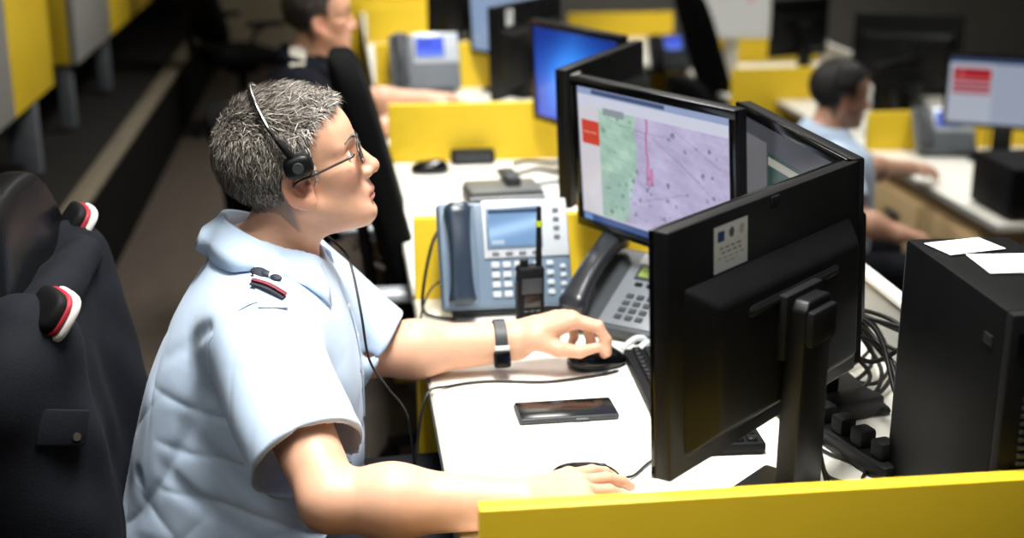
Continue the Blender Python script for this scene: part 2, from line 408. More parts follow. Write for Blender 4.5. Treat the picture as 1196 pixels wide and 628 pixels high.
def monitor(label, x, y, zc, rz, w_, h_, tilt=0.0, screen=None, strength=1.0, nx=40, ny=26, zb=ZD, sticker=None, body=BLK, base=True, off=.08, bez=.017, name='monitor', group='computer monitors', cable=True, bs=(.24, .19)):
    t = thing(name, label, 'monitor', (x, y, zb), rz, group)
    hs = box('housing', (w_, .024, h_), (0, 0, zc - zb), body, t, .004, (-tilt, 0, 0))
    fin('bezel', bezel_mesh(w_, h_, bez, .008), BLKG if body is BLK else body, hs, True, (0, -.013, 0))
    picture('screen', w_ - 2 * bez, h_ - 2 * bez, screen or (lambda U_, V_: np.ones(U_.shape + (3,)) * .03), nx, ny, hs, (0, -.0128, 0), strength=strength if screen else 0, mname=None if screen else 'dark_screen', rough=.2)
    frustum('back_shell', w_ * .88, h_ * .70, w_ * .74, h_ * .52, .034, body, hs, (0, .011, -.028))
    frustum('vent_ridge', w_ * .5, .02, w_ * .46, .010, .008, BLKM if body is BLK else body, hs, (0, .042, h_ * .10))
    box('cable_notch', (.02, .006, .016), (0, .0115, h_ / 2 - .012), BLKM, hs, .001)
    if sticker: picture('sticker', sticker[2], sticker[3], sticker_fn, 36, 40, hs, (sticker[0], .0126, sticker[1]), (PI / 2, 0, PI), rough=.6)
    if base:
        bk_ = body if body is not BLK else BLKM
        box('mount_plate', (.1, .016, .09), (0, .05, zc - zb - .005), bk_, t, .003)
        box('stand_arm', (.07, .04, .05), (0, .07, zc - zb - .005), bk_, t, .006)
        hgt = zc - zb + .02
        n_ = prism('stand_neck', [(-.042, .01), (.042, .01), (.038, hgt), (.028, hgt + .012), (-.028, hgt + .012), (-.038, hgt)], .03, body, t, (0, off - .03, 0), bev=.004)
        box('stand_base', (*bs, .014), (0, off - .035, .007), body, t, .006)
        if cable: tube('cable', [(-.05, .045, zc - zb - .08), (-.055, .06, .12), (-.06, .085, .035), (-.05, off + .05, .02)], .0035, RUBBER, t)
    return t
R_ = math.radians
def noisef(U_, V_, s, seed):
    P = np.stack([U_.ravel() * s, V_.ravel() * s, np.zeros(U_.size)], 1).astype(F32)
    return (wob(P, 1.0, seed) + .6 * wob(P, 2.3, seed + 1) + .4 * wob(P, 5.1, seed + 2)).reshape(U_.shape)
def map_fn(U_, V_):
    im = np.ones(U_.shape + (3,)) * np.array([212, 208, 216]) / 255
    n = noisef(U_, V_, 22, 3)[..., None]; n2 = noisef(U_, V_, 60, 9)[..., None]
    lil = np.array([186, 178, 210]) / 255 + n * .03 + n2 * .02
    grn = np.array([168, 200, 184]) / 255 + n * .045 + n2 * .03
    edge = .405 + .06 * noisef(V_, V_ * 0, 6, 4) - .32 * np.clip(.42 - V_, 0, 1)
    mp = np.where((U_ < edge)[..., None], grn, lil); mp = np.where(((U_ < .34) & (V_ < .42))[..., None], mp * .93 - n2 * .05, mp)
    im = np.where(rect(U_, V_, .15, 1.0, .06, .86), mp, im)
    im = paint(im, rect(U_, V_, 0, 1, .95, 1.0), (150, 165, 200)); im = paint(im, rect(U_, V_, .1, .6, .955, .985), (70, 84, 120))
    im = paint(im, rect(U_, V_, 0, 1, .86, .95), (206, 210, 226)); im = paint(im, rect(U_, V_, .18, .33, .82, .87), (142, 152, 158))
    im = paint(im, rect(U_, V_, .02, .145, .58, .76), (206, 70, 52)); im = paint(im, rect(U_, V_, .035, .13, .665, .675), (232, 150, 130))
    im = paint(im, rect(U_, V_, 0, 1, 0, .05), (60, 84, 140)); im = paint(im, rect(U_, V_, .01, .07, .005, .045), (110, 150, 200))
    xr = .475 + .004 * np.sin(V_ * 25); im = paint(im, ((np.abs(U_ - xr) < .007) & (V_ > .4) & (V_ < .86))[..., None], (190, 120, 160))
    im = paint(im, ((np.abs(U_ - .5) < .012) & (V_ > .4) & (V_ < .52))[..., None], (200, 130, 178))
    r = np.random.RandomState(7)
    for k in range(70):
        u, v, s = r.uniform(.17, .98), r.uniform(.08, .84), r.uniform(.004, .013)
        if k < 22: u, v = r.uniform(.18, .6), r.uniform(.1, .45)
        m_ = ((U_ - u) ** 2 + ((V_ - v) * .65) ** 2 < s * s)[..., None]; im = np.where(m_, im * r.uniform(.68, .9), im)
    for k in range(9):
        u0, v0, a = r.uniform(.2, .9), r.uniform(.15, .8), r.uniform(-1, 1)
        m_ = (np.abs((V_ - v0) - a * (U_ - u0)) < .005)[..., None] & rect(U_, V_, u0 - .15, u0 + .15, .08, .84); im = np.where(m_, im * .9, im)
    return im
def chart_fn(U_, V_):
    im = np.ones(U_.shape + (3,)) * np.array([84, 85, 92]) / 255
    im = paint(im, rect(U_, V_, .30, 1, 0, .86), (46, 78, 70)); im = paint(im, rect(U_, V_, .3, 1, .78, .82), (188, 186, 170))
    im = paint(im, rect(U_, V_, .30, .62, .30, .46), (170, 60, 44)); im = paint(im, rect(U_, V_, .62, .9, .3, .5), (60, 66, 140))
    im = paint(im, rect(U_, V_, .02, .28, .1, .9), (128, 128, 132)); return im
def blue_fn(U_, V_):
    g = np.exp(-((U_ - .55) ** 2 + (V_ - .42) ** 2) * 5)[..., None]; s = np.exp(-((U_ - V_ * .4 - .12) ** 2) * 40)[..., None] * .15
    return np.array([14, 50, 168]) / 255 * (.7 + .5 * V_[..., None] * 0) + g * np.array([.12, .45, .5]) + s * np.array([.3, .5, .6]) + (1 - V_[..., None]) * np.array([.2, .12, .2])
def pale_fn(U_, V_):
    im = np.ones(U_.shape + (3,)) * np.array([150, 172, 206]) / 255
    return paint(im, rect(U_, V_, 0, 1, .9, 1), (110, 130, 180))
def red_fn(U_, V_):
    im = np.ones(U_.shape + (3,)) * np.array([196, 204, 218]) / 255
    im = paint(im, rect(U_, V_, 0, 1, .93, 1), (60, 80, 120)); im = paint(im, rect(U_, V_, .38, 1, 0, .93), (176, 186, 206))
    for k, (a, b) in enumerate(((.62, .86), (.52, .6), (.44, .5))): im = paint(im, rect(U_, V_, .03, .36, a, b), (186, 36, 48))
    im = paint(im, rect(U_, V_, .1, .12, .62, .86), (226, 120, 120)); im = paint(im, rect(U_, V_, .03, .36, .68, .70), (222, 120, 124)); return im
monitor('black monitor seen from behind with a white sticker, standing at the near partition', .560, 1.693, 1.031, R_(223.3), .508, .32, R_(-2.8), blue_fn, .6, sticker=(.112, .114, .082, .060))
monitor('monitor showing a lilac and green map', .585, 2.455, 1.045, R_(-61.5), .457, .305, R_(-5), map_fn, .78, 150, 96, off=.125, bs=(.18, .14))
monitor('monitor edge-on between the map monitor and the stickered one, showing a dark chart', 0.736, 2.098, 1.035, R_(-86.5), .474, .32, R_(-3.5), chart_fn, .5, 60, 40)
monitor('black monitor seen from behind just left of and beyond the map monitor', .608, 3.08, 1.02, R_(238.7), .5, .305, R_(-2.5), blue_fn, .6, sticker=(.205, .112, .055, .055))
monitor('monitor with a plain bright blue screen, behind the map monitor', .66, 3.72, 1.01, R_(-65.3), .44, .29, R_(-4), blue_fn, 1.0, 60, 40, off=.1, bs=(.2, .14))
monitor('black monitor seen from behind left of the bright blue screen', .655, 4.72, .965, R_(235), .5, .31, R_(-2), blue_fn, .6, sticker=(.15, .112, .055, .055))
monitor('monitor with a pale blue screen at the top centre', .63, 5.09, 1.02, R_(-58), .44, .31, R_(-4), pale_fn, .7, off=.1)
monitor('black monitor beside the far partition, behind the papers', .52, 5.75, 1.0, R_(235), .5, .31, 0, blue_fn, .5)
monitor('monitor with red blocks on a pale screen at the right edge', 2.80, 5.45, .63, R_(-30), .5, .31, 0, red_fn, .55, 60, 40, zb=ZL)
t = thing('desktop_computer', 'flat black desktop computer at the right edge, above the computer tower', 'computer', (2.62, 4.66, ZL))
b = box('case', (.5, .3, .19), (0, 0, .105), BLKM, t, .006); fp = box('front_panel', (.49, .012, .18), (0, -.155, .105), BLK, t, .004)
box('drive_bay', (.16, .004, .03), (.1, -.008, .04), BLKG, fp, .001); cyl('power_button', .009, .009, .006, (-.18, -.008, .04), SILV, fp, (PI / 2, 0, 0), 14)
for sx in (-1, 1):
    for sy in (-1, 1): cyl('foot', .015, .015, .012, (sx * .2, sy * .11, .006), RUBBER, t, seg=10)
monitor('large black monitor at upper right beyond the man in light blue', 2.97, 6.9, .60, R_(150), .56, .38, 0, None, zb=ZL)
monitor('black monitor seen from behind right of the man in light blue\'s head', 2.62, 6.15, .50, R_(225), .52, .34, 0, None, zb=ZL)
def page_fn(U_, V_):
    im = np.ones(U_.shape + (3,)) * np.array([214, 212, 204]) / 255
    return paint(im, rect(U_, V_, .68, .78, .62, .84), (222, 176, 176))
monitor('white monitor showing a blank page with a faint pink mark at upper right', 2.21, 7.5, .76, R_(0), .40, .33, 0, page_fn, .55, zb=ZL, body=WHITE, cable=False)
monitor('small black monitor seen from behind right of the white monitor', 2.72, 7.9, .60, R_(200), .42, .34, 0, None, zb=ZL)

# ================================================================== TELEPHONES
def arc_bar(name, L, w_, t_, rise, m, parent, loc, rot=(0, 0, 0), n=18, seg=14):
    """handset: a bar along local y, bowed up, thick at both ends"""
    vs, fs = [], []
    for i in range(n + 1):
        s = i / n; y = (s - .5) * L; e = abs(2 * s - 1); z = rise * (1 - e ** 2) ; k = .72 + .34 * e ** 3; endk = 1 if 0 < i < n else .55
        for j in range(seg):
            a = 2 * PI * j / seg; ca, sa = math.cos(a), math.sin(a)
            vs.append((w_ * k * endk * math.copysign(abs(ca) ** .6, ca), y, z + t_ * endk * (.8 + .5 * e ** 4) * math.copysign(abs(sa) ** .6, sa)))
    for i in range(n):
        for j in range(seg):
            j2 = (j + 1) % seg; fs.append((i * seg + j, i * seg + j2, (i + 1) * seg + j2, (i + 1) * seg + j))
    fs.append(tuple(range(seg))[::-1]); fs.append(tuple(n * seg + j for j in range(seg)))
    me = bpy.data.meshes.new(name); me.from_pydata(vs, [], fs)
    bm = bmesh.new(); bm.from_mesh(me); bmesh.ops.recalc_face_normals(bm, faces=bm.faces); bm.to_mesh(me); bm.free()
    return fin(name, me, m, parent, True, loc, rot, angle=60)
def pscreen(U_, V_):
    im = np.ones(U_.shape + (3,)) * np.array([128, 166, 208]) / 255
    s = np.exp(-((V_ - .35 - .3 * U_) ** 2) * 30)[..., None]; im = im + s * .22
    im = paint(im, rect(U_, V_, 0, 1, .9, 1), (60, 84, 116)); im = paint(im, rect(U_, V_, .05, .3, .05, .14), (200, 220, 235)); return im
def vscreen(U_, V_):
    im = np.ones(U_.shape + (3,)) * np.array([70, 96, 232]) / 255
    im = paint(im, rect(U_, V_, .1, .6, .6, .8), (50, 66, 190)); return paint(im, rect(U_, V_, .0, 1, .0, .2), (110, 140, 245))
KEYME = {}
def key(parent, x, y, z, sx, sy, m, mk):
    if mk not in KEYME:
        bm = bmesh.new(); bm_box(bm, sx, sy, .005, (0, 0, 0), .0015, 1); KEYME[mk] = to_me(bm, 'key'); KEYME[mk].materials.append(m)
    return fin('key', KEYME[mk], m, parent, False, (x, y, z))
def ip_phone(label, loc, rz, scr, sstr, body=BGREY, hand=DBLUE, face=SILV, tilt=65, keys=True):
    t = thing('desk_telephone', label, 'telephone', loc, rz, 'desk telephones')
    b = box('body', (.265, .215, .028), (0, .1075 * math.cos(R_(tilt)) - .01, .1075 * math.sin(R_(tilt)) + .016), body, t, .009, (R_(tilt), 0, 0), 3)
    box('face_plate', (.172, .117, .006), (.043, .05, .0155), face, b, .0025)
    box('screen_frame', (.112, .084, .003), (.02, .052, .0192), BGREY, b, .001)
    picture('screen', .102, .074, scr, 24, 18, b, (.02, .052, .0212), (0, 0, 0), strength=sstr)
    box('cradle', (.072, .205, .014), (-.094, 0, .016), body, b, .005)
    if keys:
        for i in range(3):
            for j in range(4): key(b, -.022 + i * .023, -.022 - j * .0195, .0165, .0165, .0125, SILV, 'ipkey')
        for j in range(4):
            key(b, .062, -.022 - j * .0195, .0165, .014, .010, SILV, 'ipkey2'); key(b, .088, -.022 - j * .0195, .0165, .014, .010, SILV, 'ipkey2'); key(b, .114, -.03 - j * .0175, .0165, .012, .008, SILV, 'ipkey3')
        for i in range(4): key(b, -.02 + i * .027, .0005, .0198, .014, .007, MGREY, 'soft')
        for j in range(4): key(b, .106, .03 + j * .018, .0198, .012, .008, MGREY, 'soft2')
    h_ = arc_bar('handset', .205, .029, .019, .014, hand, t, (-.094, .1075 * math.cos(R_(tilt)) - .01 - .038 * math.sin(R_(tilt)), .1075 * math.sin(R_(tilt)) + .016 + .038 * math.cos(R_(tilt))), (R_(tilt), 0, 0))
    box('foot_stand', (.2, .02, .12), (0, .078, .06), body, t, .004, (R_(-10), 0, 0))
    box('base', (.22, .09, .012), (0, .04, .006), DGREY, t, .003)
    return t
ip_phone('grey-blue telephone with a lit screen and slate handset, behind the walkie-talkie', (.318, 2.575, ZD), R_(2), pscreen, .85)
ip_phone('far telephone with a blue screen beside the dark uniformed man\'s hand', (.33, 5.16, ZD), R_(4), vscreen, 1.0, MGREY, DGREY, keys=False)
ip_phone('telephone with a deep blue screen in front of the man in light blue at right', (2.62, 5.58, ZL), R_(-8), vscreen, .8, MGREY, DGREY, keys=False, tilt=50)
ip_phone('small dark telephone with a violet screen at top centre right', (1.98, 8.0, ZL), R_(8), vscreen, .8, DGREY, BLK, DBLUE, keys=False)
# black desk phone with green display
def green_fn(U_, V_):
    im = np.ones(U_.shape + (3,)) * np.array([136, 158, 60]) / 255
    for k in range(2): im = paint(im, rect(U_, V_, .1, .8 - .2 * k, .55 - .35 * k, .7 - .35 * k) & ((np.sin(U_ * 120) > -.3)[..., None]), (96, 116, 40))
    return im
t = thing('desk_telephone', 'dark grey telephone with a green display, tilted beside the map monitor', 'telephone', (.487, 2.405, ZD), R_(-38.5), 'desk telephones')
T2 = 27
b = box('body', (.205, .225, .03), (0, .1, .062), DGREY, t, .008, (R_(T2), 0, 0), 3)
box('face_plate', (.118, .2, .004), (.036, 0, .016), MGREY, b, .001)
box('display_frame', (.085, .04, .006), (.04, .045, .018), DGREY, b, .002)
picture('display', .07, .026, green_fn, 28, 10, b, (.04, .045, .0215), (0, 0, 0), rough=.3)
box('name_strip', (.09, .03, .002), (.036, .084, .0185), PAPER, b, .0005)
for i in range(3):
    for j in range(4): key(b, .012 + i * .022, -.022 - j * .019, .019, .015, .012, DGREY, 'dkey')
for j in range(3): key(b, .083, .01 - j * .022, .019, .014, .012, DGREY, 'dkey')
for i in range(3): key(b, .015 + i * .025, .012, .019, .016, .01, BLK, 'dkey2')
arc_bar('handset', .225, .03, .02, .02, mat('handset_black', '26282C', .28), t, (-.07, .1 - .04 * math.sin(R_(T2)), .062 + .042 * math.cos(R_(T2))), (R_(T2), 0, 0))
box('foot_stand', (.18, .03, .09), (0, .165, .05), BLK, t, .004)

# ================================================================== THINGS ON THE NEAR DESK
t = thing('two_way_radio', 'black walkie-talkie standing upright with a yellow-green ring on its antenna', 'radio', (.350, 2.478, ZD), R_(6))
b = box('body', (.052, .034, .13), (0, 0, .066), BLKM, t, .007, seg=3)
box('grille', (.04, .003, .03), (0, -.018, .028), DGREY, b, .001); box('display', (.032, .003, .024), (0, -.018, -.002), mat('radio_display', '2A2420', .15), b, .001)
for i in range(3):
    for j in range(3): key(b, -.012 + i * .012, -.0175, -.022 - j * .013, .009, .004, DGREY, 'rkey').rotation_euler = (PI / 2, 0, 0)
cyl('antenna', .0062, .0045, .115, (.017, 0, .188), BLK, t, bev=.001); cyl('antenna_ring', .0068, .0066, .011, (.017, 0, .213), mat('yellow_green_band', 'B9C832', .5), t)
cyl('knob', .009, .008, .014, (-.012, 0, .137), BLK, t, bev=.001); box('push_button', (.004, .012, .04), (-.027, 0, .08), DGREY, t, .001)

t = thing('smartphone', 'black smartphone lying flat on the white desk', 'smartphone', (.352, 2.062, ZD), R_(1.5))
box('case', (.166, .072, .011), (0, 0, .0057), DGREY, t, .005, seg=3); box('screen_glass', (.16, .067, .0012), (0, 0, .0114), BLKG, t, .0005); box('side_button', (.02, .002, .003), (.02, -.0365, .006), MGREY, t, .0005)

t = thing('keyboard', 'black computer keyboard partly hidden behind the stickered monitor', 'keyboard', (.565, 2.085, ZD), R_(-90 - 2))
box('case', (.43, .15, .018), (0, 0, .011), BLKM, t, .005); 
bm = bmesh.new()
for j in range(6):
    for i in range(21):
        bm_box(bm, .016, .0165, .007, (-.2 + i * .02, .055 - j * .0215, .022), .002, 1)
tag(fin('keys', to_me(bm, 'keys'), BLK, t), kind='stuff')

def mouse(label, loc, rz, cable_pts=None):
    t = thing('computer_mouse', label, 'mouse', loc, rz, 'computer mice')
    def wp(P):
        P = P.copy(); P[:, 2] = np.where(P[:, 2] > 0, P[:, 2] * (1 - .25 * (P[:, 0] / .055)), P[:, 2] * .35) + .009; return P
    superell('shell', (.055, .031, .028), (0, 0, 0), BLKG, t, .8, .75, warp=wp)
    cyl('scroll_wheel', .008, .008, .007, (.028, 0, .027), DGREY, t, (PI / 2, 0, 0), 16)
    if cable_pts: tube('cable', cable_pts, .002, RUBBER, t, 6)
    return t
mouse('black mouse under the right hand, near the front partition', (.335, 1.79, ZD), R_(10), [(.052, 0, .01), (.08, .01, .004), (.12, .045, .004), (.17, .075, .004)])
mouse('black mouse gripped by the left hand with the wristwatch', (.442, 2.272, ZD), R_(15), [(.052, 0, .01), (.08, -.01, .005), (.10, -.05, .003)])
mouse('black mouse lying on the cream desk beside the far yellow partition', (.25, 3.84, ZD), R_(180), [(-.05, 0, .01), (-.09, .0, .004), (-.16, -.01, .004), (-.24, .03, .004)])

# headset cord with its inline control box
CORD = mat('black_cord', '0B0B0C', .5)
def cord(label, pts, r, loc, m=CORD, name='cable', cat='cable', group='cables'):
    o = Vector(loc); ob = tube(name, [tuple(Vector(p) - o) for p in pts], r, m, None, 7); ob.location = loc
    return tag(ob, label, cat, group)
cord('black cable looping down at the left of the grey-blue telephone', [(.20, 2.66, .90), (.175, 2.63, .87), (.155, 2.60, .80), (.15, 2.585, .745), (.17, 2.56, .737), (.21, 2.54, .737)], .0035, (.17, 2.6, ZD))
cord('thin cable curving below the left of the grey-blue telephone', [(.22, 2.64, .80), (.17, 2.61, .78), (.145, 2.57, .737), (.146, 2.5, .736), (.17, 2.47, .7355)], .0022, (.17, 2.55, ZD))
WC = mat('pale_cable', 'C9CFCF', .5)
cord('white cable bunched beside the dark grey telephone and the left hand', [(.52, 2.30, .737), (.545, 2.32, .75), (.575, 2.33, .742), (.60, 2.36, .75), (.585, 2.40, .745)], .008, (.55, 2.33, ZD), WC)
cord('second pale cable curling beside the keyboard end', [(.50, 2.325, .74), (.53, 2.345, .752), (.56, 2.352, .745), (.59, 2.335, .74)], .006, (.54, 2.34, ZD), WC)

# computer tower
t = thing('computer_tower', 'black computer tower with papers on top, at the right edge', 'computer', (.858, 1.615, ZD), R_(-1))
TOW = mat('tower_black', '08090A', .55, spec=.15, var=.15, vscale=20, bump=.03, bscale=700)
b = box('case', (.15, .31, .36), (0, 0, .187), TOW, t, .004)
fr = box('front_panel', (.15, .02, .36), (0, -.163, .187), BLKM, t, .006)
for k in range(22): box('grille_slat', (.1, .004, .005), (.0, -.0115, -.15 + k * .0105), DGREY, fr, .001)
box('drive_bay', (.13, .004, .035), (0, -.0115, .14), BLKG, fr, .001); cyl('power_button', .008, .008, .006, (.04, -.012, .10), SILV, fr, (PI / 2, 0, 0), 16)
box('rear_panel', (.146, .006, .35), (0, .157, .187), DGREY, t, .001)
bdg = box('badge', (.003, .022, .014), (-.076, -.12, .318), mat('badge_silver', '3A3C40', .25, metal=.6), t, .001)
for sx in (-1, 1):
    for sy in (-1, 1): cyl('foot', .012, .012, .008, (sx * .055, sy * .12, .004), RUBBER, t, seg=12)
for k, (dx, dy, rz, s, lab) in enumerate(((-.01, .105, 12, (.09, .06), 'small white sheet at the back of the computer tower top'), (.02, .02, -4, (.10, .085), 'larger white sheet in the middle of the computer tower top'))):
    tag(box('paper_sheet', (*s, .0015), (.858 + dx, 1.615 + dy, ZD + .3682 + .0009), PAPER, None, .0004, (0, 0, R_(rz))), lab, 'paper', 'papers on the tower')
# adapter and cable tangle behind the monitors
t = thing('power_adapter', 'black power adapter block lying among cables left of the computer tower', 'adapter', (.815, 2.0, ZD), R_(20))
box('brick', (.10, .055, .035), (0, 0, .018), BLK, t, .006); tube('lead', [(-.05, 0, .018), (-.09, .01, .008), (-.12, -.02, .005), (-.10, -.07, .005)], .003, RUBBER, t)
t = thing('power_strip', 'black power strip with plugs on the desk beside the computer tower', 'power strip', (.762, 1.85, ZD), R_(105))
b = box('strip', (.22, .045, .028), (0, 0, .0145), BLK, t, .005)
for k in range(4): box('plug', (.03, .03, .03), (-.075 + .05 * k, 0, .042), BLKM, t, .006)
rr = random.Random(11)
for k in range(8):
    x, z = .83 + .012 * (k % 6) + rr.uniform(-.01, .01), .79 + .03 * rr.randint(0, 6); xa = rr.uniform(.83, .93); ya = rr.uniform(2.12, 2.34); u = rr.uniform(.02, .05)
    pts = [(x, 1.782, z), (x + rr.uniform(-.02, .02), 1.84, z + .01), (xa, 1.96 + rr.uniform(-.04, .04), .80 + rr.uniform(0, .09)), (xa - u, ya - .05, .82 + rr.uniform(-.02, .06)), (xa, ya, .80 + rr.uniform(0, .05)), (xa + u, ya - .04, .76), (xa - .03, ya - .1, .738), (max(xa - .1, .79), ya - .08 + rr.uniform(-.06, .06), .737)]
    cord('black cable in the tangle behind the computer tower', pts, .004, (.87, 2.1, ZD), group='cables in the tangle')
for k, pts in enumerate(([(.70, 1.98, .734), (.74, 1.93, .734), (.72, 1.87, .734), (.76, 1.80, .734), (.745, 1.76, .734)], [(.68, 1.92, .734), (.72, 1.90, .734), (.75, 1.95, .735), (.78, 1.99, .736)], [(.66, 1.86, .734), (.70, 1.83, .734), (.70, 1.77, .734), (.735, 1.74, .734)])):
    cord(['long black cable winding over the white desk left of the power strip', 'short black cable reaching towards the power adapter', 'black cable curling on the desk beside the stickered monitor stand'][k], pts, .0026, (.72, 1.88, ZD))

# ================================================================== THINGS ON THE DESKS BEHIND
t = thing('docking_base', 'flat grey-topped black dock on the cream desk behind the telephone', 'dock', (.42, 3.48, ZD), R_(4))
box('base', (.2, .15, .035), (0, 0, .018), BLK, t, .006); box('top_plate', (.19, .14, .008), (0, .005, .04), mat('dock_grey', '6B6D68', .4), t, .003); box('ridge', (.04, .12, .03), (.025, .04, .055), DGREY, t, .008); box('trim_strip', (.2, .004, .005), (0, -.076, .03), SILV, t, .001)
t = thing('small_speaker', 'small black box leaning at the foot of the far yellow partition', 'box', (.385, 3.945, ZD))
box('case', (.13, .045, .04), (0, 0, .021), BLKM, t, .008); box('grille', (.11, .003, .026), (0, -.0235, .022), DGREY, t, .001)
cord('black cable across the cream desk behind the dock', [(.44, 3.80, .735), (.50, 3.78, .735), (.56, 3.82, .735), (.62, 3.76, .735), (.66, 3.70, .735)], .005, (.5, 3.8, ZD))
cord('grey cable across the cream desk towards the map monitor', [(.45, 3.66, .735), (.52, 3.64, .735), (.60, 3.66, .735), (.64, 3.6, .735)], .005, (.5, 3.6, ZD), MGREY)
cord('second black cable on the cream desk near the far partition', [(.5, 3.9, .735), (.55, 3.93, .735), (.62, 3.9, .735), (.68, 3.93, .735)], .005, (.55, 3.9, ZD))
for k, (dx, dy, rz, lab) in enumerate(((.33, 5.62, 20, 'white paper stack on the far desk behind the dark uniformed man\'s telephone'), (.42, 5.72, -15, 'tilted white papers on the far desk below the pale screen'))):
    tg = thing('paper_stack', lab, 'papers', (dx, dy, ZD), R_(rz), 'papers on the far desk')
    for j in range(3): box('sheet', (.19, .14, .006), (.01 * j, .008 * j, .004 + .007 * j), PAPER, tg, .001, (0, 0, .1 * j))

# ================================================================== CHAIRS
def office_chair(label, loc, rz, back=.36, backc=.86, lean=.10, m=FABR, arms=True, bw=.24, head=False, chrome=False, ax=0.0, az=0.0):
    t = thing('office_chair', label, 'chair', loc, rz, 'office chairs')
    def wseat(P):
        P = P.copy(); P[:, 2] -= .02 * (P[:, 1] / .25) ** 2 * -1 - .015; P[:, 2] -= .03 * np.clip(P[:, 0] / .25, 0, 1) ** 2; return P
    superell('seat', (.25, .25, .05), (0, 0, .45), m, t, .5, .45, warp=wseat)
    def wback(P):
        P = P.copy(); s = P[:, 2] / back; P[:, 0] += -lean * s - .03 * (1 - (P[:, 1] / bw) ** 2) * .6; P[:, 1] *= 1 - .12 * np.clip(s, 0, 1) ** 2; return P
    bk = superell('backrest', (.045, bw, back), (-.27, 0, backc), m, t, .45, .5, 32, 24, warp=wback)
    if head: superell('headrest', (.04, .14, .08), (-.27 - lean * 1.1, 0, backc + back + .06), m, t, .6, .6)
    box('back_spine', (.03, .07, .34), (-.31, 0, .56), BLK, t, .01, (0, -.12, 0))
    if arms:
        for sy in (-1, 1):
            a = tube('armrest_support', [(-.12, sy * .22, .43), (-.10 + ax * .5, sy * .29, .50), (-.06 + ax, sy * .29, .62 + az), (ax, sy * .285, .655 + az)], .014, CHROME if chrome else BLK, t, 10)
            superell('arm_pad', (.13, .032, .017), (.02 + ax, sy * .285, .672 + az), SILV if chrome else BLKM, t, .6, .5, 20, 10)
    cyl('gas_lift', .026, .03, .30, (0, 0, .255), BLK, t, seg=18)
    cyl('seat_mechanism', .10, .08, .04, (0, 0, .395), BLK, t, seg=18)
    for k in range(5):
        an = 2 * PI * k / 5 + .3; ca, sa = math.cos(an), math.sin(an)
        lg = tube('base_leg', [(.02 * ca, .02 * sa, .115), (.15 * ca, .15 * sa, .10), (.29 * ca, .29 * sa, .07)], lambda s: .024 - .008 * s, BLK, t, 10)
        cyl('caster', .027, .027, .04, (.29 * ca, .29 * sa, .028), BLKM, t, (PI / 2, 0, an), 16)
    return t
MC = office_chair('black leather chair the glasses wearer sits on, a jacket over its back', (-.20, 2.10, 0), 0, back=.37, backc=.765, lean=.035, m=LEATH, arms=False, bw=.25)
office_chair('black chair pulled to the cream desk, behind the glasses wearer\'s face', (.375, 3.36, 0), R_(0), back=.33, backc=.82, lean=.085, m=FABR, arms=True, bw=.24, chrome=True, ax=-.28, az=-.055)
office_chair('black chair under the dark uniformed man', (-.08, 4.58, 0), R_(0), back=.16, backc=.64, lean=.04, arms=False)
office_chair('empty dark chair far down the aisle at the top left', (-.55, 8.1, 0), R_(30), back=.3, backc=.85)
office_chair('black chair under the man in light blue at right', (1.80, 4.85, -.4), R_(0), back=.2, backc=.68, arms=False)
office_chair('black chair left of the white monitor at upper right', (2.3, 7.5, -.4), R_(5), back=.36, backc=.95, lean=.12, arms=False)
office_chair('dark chair at the top right corner', (3.65, 6.6, -.4), R_(160), back=.4, backc=1.0, head=True)
office_chair('dark chair beyond the man in light blue, in front of the large black monitor', (2.0, 6.4, -.4), R_(10), back=.26, backc=.72)

# ================================================================== JACKET OVER THE CHAIR
UNI = mat('navy_uniform_cloth', '0B0F17', .85, spec=.25, var=.25, vscale=20, bump=.25, bscale=350)
def jacket_f(P):
    x, y, z = P[:, 0], P[:, 1], P[:, 2]
    s = np.clip((1.0 - z) / .45, 0, 1); hx = .066 + .035 * s; hy = .262 + .02 * s
    cx = -.475 + .012 * s
    q = np.stack([np.abs(x - cx) - hx + .05, np.abs(y - 2.08) - hy + .05], 1)
    d = np.linalg.norm(np.maximum(q, 0), axis=1) + np.minimum(q.max(1), 0) - .05
    d = smax(d, z - (1.0 - .25 * np.clip((np.abs(y - 2.08) - .12), 0, 1)), .05); d = smax(d, .44 - z, .02)
    for sy, yy in ((-1, 1.845), (1, 2.31)):
        d = smin(d, cone(P, (-.455, yy + .03 * -sy, .975), (-.47, yy + sy * .03, .90), .055, .06), .05)
        d = smin(d, cone(P, (-.465, yy + sy * .02, .92), (-.455, yy + sy * .035, .52), .055, .05), .03)
    d = smin(d, cone(P, (-.44, 2.26, .88), (-.345, 2.22, .60), .05, .05), .08)
    d = smin(d, cone(P, (-.43, 1.90, .93), (-.385, 1.86, .62), .045, .05), .06)
    d = smin(d, cone(P, (-.43, 1.97, .99), (-.42, 2.19, .995), .03, .03), .03)
    f = np.sin(y * 60 + z * 9 + 3 * np.sin(z * 7)) * .004 * np.clip((.95 - z) * 4, 0, 1) + wob(P, 28, 5) * .004
    d = d + f
    return smax(d, -cone(P, (-.475, 2.08, .6), (-.47, 2.08, 1.1), .05, .05) if False else d, .001)
v, q = surf(jacket_f, (-.62, 1.72, .40), (-.26, 2.44, 1.08), .008)
JL = (-.47, 2.08, .45)
t = thing('uniform_jacket', 'dark navy uniform jacket with red and white shoulder boards, hung over the leather chair', 'jacket', JL)
fin('body', np_mesh('jacket_body', v, q, None, JL), UNI, t, angle=180)
REDM = mat('red_braid', 'A81F30', .6); WHB = mat('white_braid', 'D8D6D2', .6)
